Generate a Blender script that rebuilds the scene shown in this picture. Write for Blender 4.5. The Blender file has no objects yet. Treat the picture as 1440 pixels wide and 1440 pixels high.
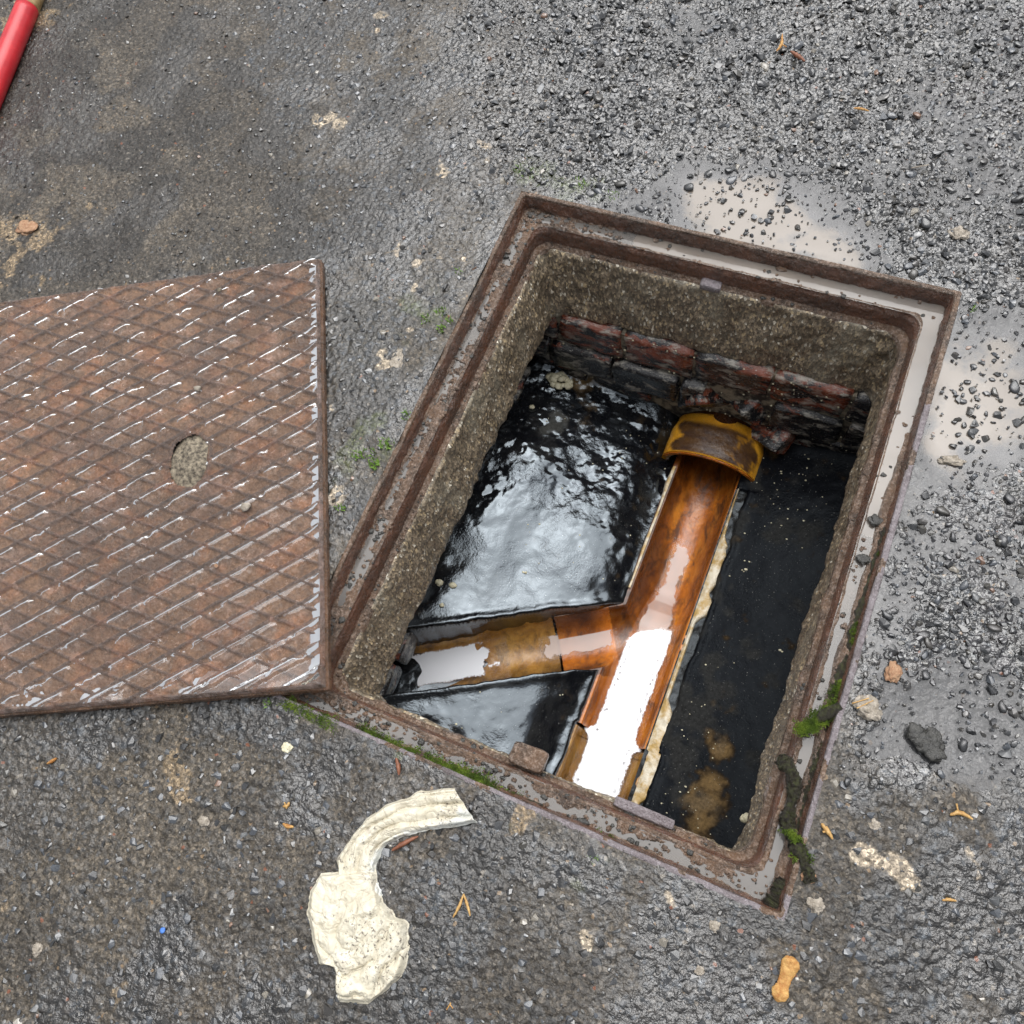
import bpy, bmesh, math, random
import numpy as np
from mathutils import Vector, Matrix

# ------------------------------------------------------------------ camera, sky, sun, exposure
S = bpy.context.scene
COL = S.collection
FPX = 1180.0
CAM = np.array([0.12744017, -0.32514915, 0.82442656])
ROT = np.array([[0.91382046, 0.38131026, -0.13976643],
                [0.31076612, -0.87810792, -0.36380064],
                [-0.26145093, 0.28901379, -0.92093129]])
cam_data = bpy.data.cameras.new('camera')
cam = bpy.data.objects.new('camera', cam_data)
COL.objects.link(cam)
cam_data.sensor_width = 36
cam_data.sensor_fit = 'HORIZONTAL'
cam_data.lens = 36 * FPX / 1440
cam_data.clip_start = 0.02
cam_data.clip_end = 300
M = Matrix(((ROT[0][0], -ROT[1][0], -ROT[2][0], CAM[0]),
            (ROT[0][1], -ROT[1][1], -ROT[2][1], CAM[1]),
            (ROT[0][2], -ROT[1][2], -ROT[2][2], CAM[2]),
            (0, 0, 0, 1)))
cam.matrix_world = M
S.camera = cam

SUN_EL, SUN_AZ = 68.0, 0.0          # elevation, azimuth (0 = +Y)
world = bpy.data.worlds.new('World')
S.world = world
world.use_nodes = True
wn = world.node_tree
wn.nodes.clear()
w_out = wn.nodes.new('ShaderNodeOutputWorld')
w_bg = wn.nodes.new('ShaderNodeBackground')
w_sky = wn.nodes.new('ShaderNodeTexSky')
w_sky.sky_type = 'NISHITA'
w_sky.sun_disc = False
w_sky.sun_elevation = math.radians(SUN_EL)
w_sky.sun_rotation = math.radians(SUN_AZ)
w_sky.dust_density = 4
w_hsv = wn.nodes.new('ShaderNodeHueSaturation')     # cloud cover takes the blue out
w_hsv.inputs['Saturation'].default_value = 0.18
wn.links.new(w_sky.outputs[0], w_hsv.inputs['Color'])
wn.links.new(w_hsv.outputs[0], w_bg.inputs['Color'])
w_bg.inputs['Strength'].default_value = 0.09
wn.links.new(w_bg.outputs[0], w_out.inputs[0])

sun_d = bpy.data.lights.new('sun', 'SUN')
sun_d.energy = 1.5
sun_d.angle = math.radians(70)
sun_d.color = (1.0, 0.992, 0.98)
sun = bpy.data.objects.new('sun', sun_d)
COL.objects.link(sun)
sdir = Vector((math.sin(math.radians(SUN_AZ)) * math.cos(math.radians(SUN_EL)),
               math.cos(math.radians(SUN_AZ)) * math.cos(math.radians(SUN_EL)),
               math.sin(math.radians(SUN_EL))))
sun.rotation_euler = sdir.to_track_quat('Z', 'Y').to_euler()
sun.location = (0, 0.5, 3)

S.view_settings.view_transform = 'Standard'
S.view_settings.look = 'None'
S.view_settings.gamma = 1
S.view_settings.use_curve_mapping = False
S.view_settings.exposure = 0.95
S.render.engine = 'CYCLES'
S.cycles.max_bounces = 6
S.cycles.transparent_max_bounces = 12
S.render.resolution_x = 1024
S.render.resolution_y = 1024

# ------------------------------------------------------------------ helpers
rng = np.random.default_rng(11)
random.seed(5)


def pw(px, py, z=0.0):
    """photo-plan coordinate (1440 grid) to the point of the place at height z"""
    d = ROT.T @ np.array([(px - 720) / FPX, (py - 720) / FPX, 1.0])
    t = (z - CAM[2]) / d[2]
    return CAM + t * d


def pxy(px, py, z=0.0):
    return pw(px, py, z)[:2]


def pscale(px, py, z=0.0):
    a = pw(px, py, z)
    return np.linalg.norm(a - CAM) / FPX


def project(X, Y, Z=0.0):
    dx, dy, dz = X - CAM[0], Y - CAM[1], Z - CAM[2]
    c = [ROT[i][0] * dx + ROT[i][1] * dy + ROT[i][2] * dz for i in range(3)]
    return 720 + FPX * c[0] / c[2], 720 + FPX * c[1] / c[2]


def _h(ix, iy, s):
    n = (ix.astype(np.int64) * 374761393 + iy.astype(np.int64) * 668265263 + s * 974634777) & 0xffffffff
    n = ((n ^ (n >> 13)) * 1274126177) & 0xffffffff
    n = (n ^ (n >> 16)) & 0xffffffff
    return n / 4294967295.0


def vnoise(x, y, s=0):
    ix, iy = np.floor(x), np.floor(y)
    fx, fy = x - ix, y - iy
    fx = fx * fx * (3 - 2 * fx)
    fy = fy * fy * (3 - 2 * fy)
    a, b = _h(ix, iy, s), _h(ix + 1, iy, s)
    c, d = _h(ix, iy + 1, s), _h(ix + 1, iy + 1, s)
    return (a + (b - a) * fx) * (1 - fy) + (c + (d - c) * fx) * fy


def fbm(x, y, f, oct=4, s=0, gain=0.5):
    """0..1 fractal noise, f = cells per metre"""
    x = np.asarray(x, float)
    y = np.asarray(y, float)
    r, a, t = 0, 1.0, 0
    for i in range(oct):
        r = r + a * vnoise(x * f + 17.3 * i, y * f - 9.1 * i, s + i)
        t += a
        a *= gain
        f *= 2.03
    return r / t


def ss(a, b, x):
    t = np.clip((x - a) / (b - a), 0, 1)
    return t * t * (3 - 2 * t)


def blobs(X, Y, lst):
    r = np.zeros_like(X)
    X, Y = X + (fbm(X, Y, 13, 4, 301) - .5) * .07, Y + (fbm(X, Y, 13, 4, 302) - .5) * .07
    for px, py, rp, w in lst:
        c = pxy(px, py)
        rad = rp * pscale(px, py)
        r = r + w * np.exp(-((X - c[0]) ** 2 + (Y - c[1]) ** 2) / rad ** 2)
    return r


def seg_dist(X, Y, a, b):
    a = np.asarray(a, float)
    b = np.asarray(b, float)
    d = b - a
    L = max(d @ d, 1e-12)
    t = np.clip(((X - a[0]) * d[0] + (Y - a[1]) * d[1]) / L, 0, 1)
    return np.hypot(X - a[0] - t * d[0], Y - a[1] - t * d[1]), t


def in_poly(X, Y, poly):
    r = np.zeros(X.shape, bool)
    n = len(poly)
    for i in range(n):
        x1, y1 = poly[i]
        x2, y2 = poly[(i + 1) % n]
        c = ((y1 > Y) != (y2 > Y)) & (X < (x2 - x1) * (Y - y1) / (y2 - y1 + 1e-15) + x1)
        r ^= c
    return r


def mesh_np(name, V, faces, col=None, smooth=True):
    """faces: list of (n,k) int arrays"""
    me = bpy.data.meshes.new(name)
    V = np.asarray(V, np.float32)
    faces = [np.asarray(f, np.int32) for f in faces if len(f)]
    me.vertices.add(len(V))
    me.vertices.foreach_set('co', V.ravel())
    loops = np.concatenate([f.ravel() for f in faces])
    tot = np.concatenate([np.full(len(f), f.shape[1], np.int32) for f in faces])
    start = np.concatenate([[0], np.cumsum(tot)[:-1]]).astype(np.int32)
    me.loops.add(len(loops))
    me.loops.foreach_set('vertex_index', loops)
    me.polygons.add(len(tot))
    me.polygons.foreach_set('loop_start', start)
    me.polygons.foreach_set('loop_total', tot)
    me.polygons.foreach_set('use_smooth', np.full(len(tot), smooth, bool))
    me.update(calc_edges=True)
    if col is not None:
        c = np.ones((len(V), 4), np.float32)
        c[:, :col.shape[1]] = col
        a = me.color_attributes.new('Col', 'FLOAT_COLOR', 'POINT')
        a.data.foreach_set('color', c.ravel())
    return me


def tag(o, label=None, cat=None, group=None, kind=None):
    if label:
        o['label'] = label
    if cat:
        o['category'] = cat
    if group:
        o['group'] = group
    if kind:
        o['kind'] = kind
    return o


def thing(name, label, cat, loc, group=None):
    o = bpy.data.objects.new(name, None)
    o.empty_display_size = 0.02
    COL.objects.link(o)
    o.location = loc
    return tag(o, label, cat, group)


def obj(name, V, faces, mat, parent=None, col=None, smooth=True, origin=None):
    """V in world coordinates; the origin is the parent's or the given base point"""
    V = np.asarray(V, float)
    if parent is not None:
        org = np.array(parent.get('_w', list(parent.location)))
    elif origin is not None:
        org = np.array(origin, float)
    else:
        org = np.array([0, 0, 0.])
    me = mesh_np(name, V - org, faces, col, smooth)
    me.materials.append(mat)
    o = bpy.data.objects.new(name, me)
    COL.objects.link(o)
    if parent is not None:
        o.parent = parent
    else:
        o.location = org
    return o


def grid_mesh(X, Y, Z, cellmask=None, col=None):
    """returns V, F, col for a 2-D array grid; cellmask (n-1,m-1) keeps cells"""
    n, m = X.shape
    idx = np.arange(n * m).reshape(n, m)
    q = np.stack([idx[:-1, :-1], idx[:-1, 1:], idx[1:, 1:], idx[1:, :-1]], -1)
    if cellmask is not None:
        q = q[cellmask]
    q = q.reshape(-1, 4)
    V = np.stack([X, Y, Z], -1).reshape(-1, 3)
    used = np.zeros(n * m, bool)
    used[q.ravel()] = True
    re = np.cumsum(used) - 1
    c = None if col is None else col.reshape(n * m, -1)[used]
    return V[used], re[q], c


def box(c, s, rot=None):
    x, y, z = s[0] / 2, s[1] / 2, s[2] / 2
    V = np.array([[-x, -y, -z], [x, -y, -z], [x, y, -z], [-x, y, -z], [-x, -y, z], [x, -y, z], [x, y, z], [-x, y, z]])
    F = np.array([[0, 3, 2, 1], [4, 5, 6, 7], [0, 1, 5, 4], [1, 2, 6, 5], [2, 3, 7, 6], [3, 0, 4, 7]])
    if rot is not None:
        V = V @ np.array(rot).T
    return V + np.array(c), F


def tube(pts, rad, n=12, cap=True, jitter=0, seed=0, flat=1.0):
    pts = [np.array(p, float) for p in pts]
    r = np.random.default_rng(seed)
    V, F = [], []
    for i, p in enumerate(pts):
        t = pts[min(i + 1, len(pts) - 1)] - pts[max(i - 1, 0)]
        t /= np.linalg.norm(t)
        a = np.cross(t, [0, 0, 1.0])
        if np.linalg.norm(a) < 1e-3:
            a = np.cross(t, [0, 1.0, 0])
        a /= np.linalg.norm(a)
        b = np.cross(a, t)
        R = rad[i] if hasattr(rad, '__len__') else rad
        for k in range(n):
            w = 2 * math.pi * k / n
            j = 1 + jitter * (r.random() - .5)
            V.append(p + R * j * (math.cos(w) * a + math.sin(w) * b * flat))
    m = len(pts)
    for i in range(m - 1):
        for k in range(n):
            F.append([i * n + k, i * n + (k + 1) % n, (i + 1) * n + (k + 1) % n, (i + 1) * n + k])
    T = []
    if cap:
        V.append(pts[0]); V.append(pts[-1])
        for k in range(n):
            T.append([m * n, (k + 1) % n, k])
            T.append([m * n + 1, (m - 1) * n + k, (m - 1) * n + (k + 1) % n])
    return np.array(V), [np.array(F), np.array(T, int).reshape(-1, 3)]


def spline(pts, n):
    """Catmull-Rom through points"""
    P = np.array(pts, float)
    P = np.vstack([2 * P[0] - P[1], P, 2 * P[-1] - P[-2]])
    out = []
    m = len(P) - 3
    for k in range(n):
        u = k / (n - 1) * m
        i = min(int(u), m - 1)
        t = u - i
        p0, p1, p2, p3 = P[i:i + 4]
        out.append(.5 * ((2 * p1) + (-p0 + p2) * t + (2 * p0 - 5 * p1 + 4 * p2 - p3) * t * t + (-p0 + 3 * p1 - 3 * p2 + p3) * t ** 3))
    return np.array(out)


# ------------------------------------------------------------------ materials
class NT:
    def __init__(self, name):
        self.m = bpy.data.materials.new(name)
        self.m.use_nodes = True
        self.t = self.m.node_tree
        self.b = self.t.nodes['Principled BSDF']
        self.out = self.t.nodes['Material Output']
        self.co = self.t.nodes.new('ShaderNodeTexCoord').outputs['Object']

    def n(self, typ, **kw):
        nd = self.t.nodes.new('ShaderNode' + typ)
        for k, v in kw.items():
            if k.startswith('i_'):
                nd.inputs[k[2:].replace('_', ' ')].default_value = v
            else:
                setattr(nd, k, v)
        return nd

    def l(self, a, b):
        self.t.links.new(a, b)

    def scaled(self, sc, rot=(0, 0, 0)):
        mp = self.n('Mapping')
        mp.inputs['Scale'].default_value = sc
        mp.inputs['Rotation'].default_value = rot
        self.l(self.co, mp.inputs['Vector'])
        return mp.outputs[0]

    def noise(self, scale, detail=4, rough=.6, vec=None, dist=0):
        nd = self.n('TexNoise', i_Scale=scale, i_Detail=detail, i_Roughness=rough, i_Distortion=dist)
        self.l(vec if vec is not None else self.co, nd.inputs['Vector'])
        return nd.outputs['Fac']

    def vor(self, scale, out='Distance', feature='F1', vec=None, rand=1.0):
        nd = self.n('TexVoronoi', feature=feature)
        nd.inputs['Scale'].default_value = scale
        nd.inputs['Randomness'].default_value = rand
        self.l(vec if vec is not None else self.co, nd.inputs['Vector'])
        return nd.outputs[out]

    def ramp(self, src, stops, interp='LINEAR'):
        nd = self.n('ValToRGB')
        r = nd.color_ramp
        r.interpolation = interp
        while len(r.elements) < len(stops):
            r.elements.new(0.5)
        for e, (p, c) in zip(r.elements, stops):
            e.position = p
            e.color = (c, c, c, 1) if not hasattr(c, '__len__') else (*c, 1)
        self.l(src, nd.inputs[0])
        return nd.outputs[0]

    def mix(self, fac, a, b, mode='MIX'):
        nd = self.n('Mix', data_type='RGBA', blend_type=mode)
        nd.clamp_factor = True
        for s, v in ((nd.inputs[0], fac), (nd.inputs[6], a), (nd.inputs[7], b)):
            if isinstance(v, bpy.types.NodeSocket):
                self.l(v, s)
            elif hasattr(v, '__len__'):
                s.default_value = (*v, 1)
            else:
                s.default_value = v
        return nd.outputs[2]

    def math(self, op, a, b=0.5):
        nd = self.n('Math', operation=op)
        for s, v in ((nd.inputs[0], a), (nd.inputs[1], b)):
            if isinstance(v, bpy.types.NodeSocket):
                self.l(v, s)
            else:
                s.default_value = v
        return nd.outputs[0]

    def attr(self, name='Col', out='Color'):
        nd = self.n('Attribute', attribute_name=name)
        return nd.outputs[out]

    def set(self, **kw):
        names = dict(color='Base Color', rough='Roughness', spec='Specular IOR Level', ior='IOR', coat='Coat Weight',
                     coat_rough='Coat Roughness', metal='Metallic', alpha='Alpha', sss='Subsurface Weight', coat_ior='Coat IOR')
        for k, v in kw.items():
            s = self.b.inputs[names[k]]
            if isinstance(v, bpy.types.NodeSocket):
                self.l(v, s)
            elif k == 'color':
                s.default_value = (*v, 1)
            else:
                s.default_value = v

    def bump(self, h, strength=.5, dist=.001, coat=False):
        nd = self.n('Bump', i_Strength=strength, i_Distance=dist)
        self.l(h, nd.inputs['Height'])
        if getattr(self, 'last', None) is not None:
            self.l(self.last, nd.inputs['Normal'])
        self.last = nd.outputs[0]
        self.l(nd.outputs[0], self.b.inputs['Normal'])
        return nd


def m_asphalt():
    t = NT('wet_asphalt')
    base = t.attr()
    cell = t.vor(330, 'Color')
    cell2 = t.vor(620, 'Color')
    sep = t.n('SeparateColor'); t.l(cell, sep.inputs[0])
    sep2 = t.n('SeparateColor'); t.l(cell2, sep2.inputs[0])
    v = t.ramp(sep.outputs[0], [(0, .45), (.5, .85), (.85, 1.35), (1, 2.0)])
    c = t.mix(1.0, base, v, 'MULTIPLY')
    v2 = t.ramp(sep2.outputs[1], [(0, .6), (.6, 1.0), (1, 1.6)])
    c = t.mix(1.0, c, v2, 'MULTIPLY')
    # rare pale, tan and rusty grains
    m1 = t.ramp(sep.outputs[1], [(0, 0), (.965, 0), (.98, 1)], 'CONSTANT')
    gc = t.ramp(sep.outputs[2], [(0, (.28, .26, .23)), (.4, (.14, .15, .16)), (.75, (.32, .23, .14)), (.93, (.28, .11, .06))], 'CONSTANT')
    c = t.mix(m1, c, gc)
    m2 = t.ramp(sep2.outputs[0], [(0, 0), (.95, 0), (.965, .8)], 'CONSTANT')
    c = t.mix(m2, c, (.2, .19, .17))
    c = t.mix(1.0, c, (.54, .51, .475), 'MULTIPLY')
    t.set(color=c, ior=1.6)
    wet = t.attr('Col', 'Alpha')
    n = t.noise(90, 3)
    r = t.math('SUBTRACT', .52, t.math('MULTIPLY', wet, .40))
    r = t.math('ADD', r, t.math('MULTIPLY', t.math('SUBTRACT', n, .5), .30))
    t.set(rough=r, spec=t.math('ADD', .35, t.math('MULTIPLY', wet, .65)))
    t.bump(t.noise(210, 3, .6, dist=.4), .65, .0030)
    t.bump(t.vor(420, 'Distance'), .35, .0010)
    t.bump(t.noise(1100, 2, .6), .25, .0005)
    return t.m


def m_stone(name='wet_stone', objrand=True):
    t = NT(name)
    base = t.attr()
    n = t.noise(600, 4, .7)
    c = t.mix(1.0, base, t.ramp(n, [(.3, .35), (.7, .95)]), 'MULTIPLY')
    t.set(color=c, rough=t.ramp(t.noise(200, 2), [(.3, .08), (.7, .28)]), ior=1.6, spec=.9)
    t.bump(n, .35, .0006)
    return t.m


def m_rust(name, dark, mid, lite, scale=1.0, wet=.25, lit_amt=.6):
    t = NT(name)
    n1 = t.noise(40 * scale, 6, .65)
    n2 = t.noise(260 * scale, 5, .7)
    c = t.mix(t.ramp(n1, [(.35, 0), (.65, 1)]), dark, mid)
    c = t.mix(t.ramp(n2, [(.48, 0), (.64, lit_amt)]), c, lite)
    n3 = t.noise(25 * scale, 4, .6, dist=.6)
    c = t.mix(t.ramp(n3, [(.55, 0), (.75, .55)]), c, (.035, .022, .014))
    t.set(color=c, rough=t.ramp(t.noise(120, 3), [(.35, wet * .6), (.65, wet * 1.8)]), ior=1.55, spec=1.0)
    t.bump(t.noise(150, 5, .75), 1.0, .0055)
    t.bump(t.noise(1000, 2, .6), .4, .0006)
    return t.m


def m_cover():
    t = NT('rusty_cast_iron_plate')
    base = t.attr()                       # rust in the diamonds, darker iron on the ribs
    n1 = t.noise(120, 6, .7)
    c = t.mix(1.0, base, t.ramp(n1, [(.3, .4), (.5, .8), (.7, 1.3)]), 'MULTIPLY')
    n2 = t.noise(420, 4, .75, vec=t.scaled((1, .45, 1), (0, 0, math.radians(-62))))
    c = t.mix(t.ramp(n2, [(.56, 0), (.66, .5)]), c, (.36, .22, .15))
    n4 = t.noise(16, 5, .65)
    c = t.mix(t.ramp(n4, [(.45, 0), (.65, .7)]), c, (.085, .048, .032))
    c = t.mix(t.ramp(t.noise(30, 5, .7), [(.55, 0), (.68, .5)]), c, (.30, .19, .14))
    t.set(color=c, rough=t.ramp(t.noise(60, 3), [(.35, .10), (.65, .28)]), ior=1.6, spec=1.0)
    t.bump(t.noise(260, 5, .75), 1.0, .0042)
    t.bump(t.noise(1500, 2, .6), .35, .0006)
    return t.m


def m_film(name='water_film', ior=1.9, tint=(1, 1, 1), rough=.02):
    t = NT(name)
    t.t.nodes.remove(t.b)
    tr = t.n('BsdfTransparent'); tr.inputs[0].default_value = (*tint, 1)
    gl = t.n('BsdfGlossy'); gl.inputs['Roughness'].default_value = rough
    gl.inputs['Color'].default_value = (1, 1, 1, 1)
    fr = t.n('Fresnel'); fr.inputs['IOR'].default_value = ior
    mx = t.n('MixShader')
    bp = t.n('Bump', i_Strength=.12, i_Distance=.001)
    t.l(t.noise(60, 2), bp.inputs['Height'])
    t.l(bp.outputs[0], gl.inputs['Normal'])
    t.l(fr.outputs[0], mx.inputs[0]); t.l(tr.outputs[0], mx.inputs[1]); t.l(gl.outputs[0], mx.inputs[2])
    t.l(mx.outputs[0], t.out.inputs[0])
    return t.m


def m_mud(name, col, col2, alpha=.9, rough=.03, spec=1.0):
    t = NT(name)
    n = t.noise(7, 4, .6)
    c = t.mix(t.ramp(n, [(.35, 0), (.65, 1)]), col, col2)
    t.set(color=c, rough=rough, ior=1.45, spec=spec * .7)
    a = t.ramp(t.noise(9, 3), [(.3, alpha * .75), (.6, alpha)])
    t.set(alpha=a)
    t.bump(t.noise(30, 2), .04, .001)
    return t.m


def m_concrete():
    t = NT('wet_concrete')
    g = t.vor(420, 'Color', vec=t.scaled((1, 1, .45)))
    sep = t.n('SeparateColor'); t.l(g, sep.inputs[0])
    c = t.ramp(sep.outputs[0], [(0, (.12, .098, .070)), (.40, (.215, .172, .120)), (.68, (.32, .255, .175)), (.88, (.46, .36, .22)), (.955, (.66, .61, .50))], 'CONSTANT')
    n = t.noise(45, 5, .65)
    c = t.mix(t.ramp(n, [(.3, .65), (.55, .0)]), c, (.06, .048, .034))
    n3 = t.noise(22, 4, .6, vec=t.scaled((1, 1, .5)))
    c = t.mix(t.ramp(n3, [(.52, 0), (.7, .6)]), c, (.24, .22, .17))
    n2 = t.noise(700, 3, .7)
    c = t.mix(1.0, c, t.ramp(n2, [(.3, .55), (.7, 1.7)]), 'MULTIPLY')
    t.set(color=c, rough=t.ramp(n, [(.35, .25), (.65, .55)]), ior=1.5, spec=.6)
    t.bump(t.vor(420, 'Distance', vec=t.scaled((1, 1, .45))), .7, .0015)
    t.bump(n2, .6, .001)
    return t.m


def m_tar():
    t = NT('wet_bitumen')
    base = t.attr()
    n = t.noise(240, 5, .7)
    c = t.mix(1.0, base, t.ramp(n, [(.3, .6), (.7, 1.5)]), 'MULTIPLY')
    sp = t.vor(240, 'Distance')
    m = t.ramp(t.noise(520, 2, .6), [(.70, 0), (.73, .8)])
    c = t.mix(m, c, (.3, .3, .28))
    wet = t.attr('Col', 'Alpha')
    r = t.math('SUBTRACT', .30, t.math('MULTIPLY', wet, .20))
    t.set(color=c, rough=r, ior=1.6, spec=t.math('ADD', .0, t.math('MULTIPLY', wet, .85)))
    t.b.inputs['Specular Tint'].default_value = (.80, .91, 1.0, 1)
    t.bump(t.noise(45, 2, .5), .18, .0030)
    rk = t.ramp(t.noise(14, 2, .5), [(.4, 0), (.6, 1)])
    t.bump(t.math('MULTIPLY', t.noise(300, 3, .6), rk), .5, .0014)
    t.bump(t.noise(500, 2, .6), .15, .0006)
    return t.m


def m_clay(name, lo, mid, hi, stain, sc=(1, .3, 1), rot=0, amt=.55):
    t = NT(name)
    v = t.scaled(sc, (0, 0, rot))
    n = t.noise(36, 6, .68, vec=v)
    c = t.ramp(n, [(.3, lo), (.48, mid), (.68, hi)])
    n2 = t.noise(46, 7, .75, vec=v, dist=.5)
    c = t.mix(t.ramp(n2, [(.49, 0), (.62, amt)]), c, stain)
    a = t.attr()                            # vertex tint: darker flanks, painted shade near the socket
    c = t.mix(1.0, c, a, 'MULTIPLY')
    n3 = t.noise(900, 3, .7)
    c = t.mix(1.0, c, t.ramp(n3, [(.3, .75), (.7, 1.25)]), 'MULTIPLY')
    t.set(color=c, rough=t.ramp(n2, [(.35, .10), (.65, .42)]), ior=1.5, spec=.6)
    t.bump(n3, .3, .0006)
    t.bump(t.noise(150, 4), .3, .002)
    return t.m


def m_brick(name, tar):
    t = NT(name)
    n = t.noise(60, 6, .7)
    c = t.mix(t.ramp(n, [(.3, 0), (.7, 1)]), (.12, .034, .018), (.27, .070, .034))
    n2 = t.noise(24, 6, .72, dist=.5, vec=t.scaled((.6, 1, 1.3)))
    c = t.mix(t.ramp(n2, [(tar, 0), (tar + .05, 1)]), c, (.012, .012, .014))
    n3 = t.noise(70, 6, .75, vec=t.scaled((.5, 1, 1)))
    c = t.mix(t.ramp(n3, [(.52, 0), (.62, .8)]), c, (.46, .43, .37))
    c = t.mix(t.ramp(t.noise(330, 3, .6), [(.66, 0), (.70, .9)]), c, (.6, .58, .52))
    t.set(color=c, rough=t.ramp(n3, [(.3, .12), (.7, .45)]), ior=1.5, spec=.8)
    t.bump(n3, .6, .003)
    t.bump(t.noise(500, 3), .5, .001)
    return t.m


def m_simple(name, c1, c2, scale=80, rough=.5, spec=.5, bump=.3, detail=5, sss=0, dist=.001, lohi=(.35, .65)):
    t = NT(name)
    n = t.noise(scale, detail, .65)
    c = t.mix(t.ramp(n, [(lohi[0], 0), (lohi[1], 1)]), c1, c2)
    t.set(color=c, rough=rough, spec=spec)
    t.bump(t.noise(scale * 5, 4, .65), bump, dist)
    return t.m


def m_cloth():
    t = NT('wet_cloth')
    base = t.attr()
    n = t.noise(60, 5, .65)
    c = t.mix(1.0, base, t.ramp(n, [(.35, (.88, .84, .74)), (.65, (1.08, 1.06, 1.0))]), 'MULTIPLY')
    d = t.ramp(t.noise(300, 4, .7), [(.55, 0), (.62, .85)])
    big = t.ramp(t.noise(26, 3, .6), [(.45, 0), (.58, 1)])
    c = t.mix(t.math('MULTIPLY', d, big), c, (.07, .055, .05))
    c = t.mix(t.ramp(t.noise(50, 5, .7), [(.6, 0), (.75, .35)]), c, (.28, .21, .17))
    t.set(color=c, rough=.5, spec=.35)
    a1 = t.math('ABSOLUTE', t.math('SUBTRACT', t.noise(38, 3, .5, dist=1.2), .5))
    a2 = t.math('ABSOLUTE', t.math('SUBTRACT', t.noise(85, 3, .5, dist=1.0), .5))
    t.bump(t.ramp(a1, [(0, 0), (.07, 1)]), .45, .0018)
    t.bump(t.ramp(a2, [(0, 0), (.10, 1)]), .22, .0008)
    t.bump(t.noise(1000, 2, .5), .15, .0004)
    c = t.mix(t.ramp(a1, [(0, .28), (.035, 0)]), c, (.34, .28, .20))
    t.set(color=c)
    return t.m


def m_moss():
    t = NT('moss')
    n = t.noise(90, 4, .6)
    c = t.ramp(n, [(.3, (.03, .05, .008)), (.5, (.085, .14, .015)), (.7, (.20, .27, .03))])
    t.set(color=c, rough=.6)
    return t.m


MAT = dict(
    asphalt=m_asphalt(), stone=m_stone(),
    cover=m_cover(),
    rust=m_rust('rusty_frame', (.05, .029, .016), (.155, .086, .046), (.42, .31, .24), lit_amt=.6, wet=.10),
    rustdark=m_rust('rusty_frame_face', (.045, .019, .008), (.14, .048, .018), (.20, .085, .04), lit_amt=.45, wet=.22),
    rustside=m_rust('rusty_edge', (.07, .034, .014), (.17, .075, .030), (.30, .17, .10), lit_amt=.4),
    steel=m_rust('worn_rim', (.16, .13, .135), (.26, .225, .24), (.42, .38, .40), lit_amt=.5, wet=.2),
    film=m_film(ior=1.62, rough=.10), mud=m_mud('muddy_water', (.24, .205, .172), (.18, .165, .15)),
    greywater=m_mud('grey_water', (.14, .135, .13), (.18, .165, .15), alpha=.8),
    glare_white=m_mud('glare_water', (.80, .80, .82), (.78, .78, .80), alpha=1.0),  # white base colour stands in for sky glare on water
    concrete=m_concrete(), tar=m_tar(),
    clay=m_clay('glazed_clay', (.20, .052, .008), (.46, .135, .014), (.68, .25, .032), (.05, .020, .010), sc=(1, .55, 1), amt=.8),
    clay_tan=m_clay('stained_clay', (.14, .062, .014), (.34, .165, .034), (.48, .27, .07), (.05, .027, .012), rot=.55, sc=(1, .6, 1), amt=.6),
    clay_yellow=m_clay('ochre_clay', (.52, .22, .015), (.78, .36, .025), (.85, .44, .04), (.30, .12, .02), amt=.4, sc=(1, 1, 1)),
    brick=m_brick('red_brick', .475), brick_tar=m_brick('tarred_brick', .36),
    mortar=m_simple('cream_mortar', (.42, .28, .10), (.62, .56, .44), 50, .35, bump=.6, dist=.002, lohi=(.42, .58)),
    mortar_grey=m_simple('old_mortar', (.025, .022, .02), (.30, .26, .19), 70, .6, lohi=(.42, .6)),
    crumb=m_simple('cream_crumb', (.50, .46, .31), (.66, .62, .46), 200, .6),
    cloth=m_cloth(), moss=m_moss(),
    red=m_simple('red_paint', (.42, .012, .020), (.56, .022, .030), 40, .28, .6, .12),
    brass=m_simple('dirty_brass', (.22, .13, .045), (.46, .33, .16), 60, .35, .7, .3),
    leaf=m_simple('yellow_leaf', (.34, .13, .025), (.60, .36, .12), 160, .4, .5, .7, dist=.002),
    twig=m_simple('straw', (.36, .19, .05), (.55, .36, .14), 300, .5),
    bark=m_simple('dead_twig', (.14, .05, .025), (.24, .09, .045), 200, .5),
    pale=m_simple('pale_stone', (.26, .22, .17), (.56, .50, .42), 240, .4, .5, 1.0, dist=.002),
    peach=m_simple('peach_stone', (.34, .17, .09), (.52, .33, .20), 240, .4, .5, .9, dist=.002),
    dirt=m_simple('packed_dirt', (.05, .04, .03), (.34, .29, .21), 220, .7, .4, 1.0, lohi=(.38, .66)),
    dark=m_simple('dark_wet_stone', (.014, .014, .012), (.05, .048, .042), 200, .10, .9, .8, dist=.0015),
    root=m_simple('mossy_root', (.022, .017, .010), (.055, .060, .022), 220, .35, .6, 1.0, dist=.003, lohi=(.45, .62)),
)

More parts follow.
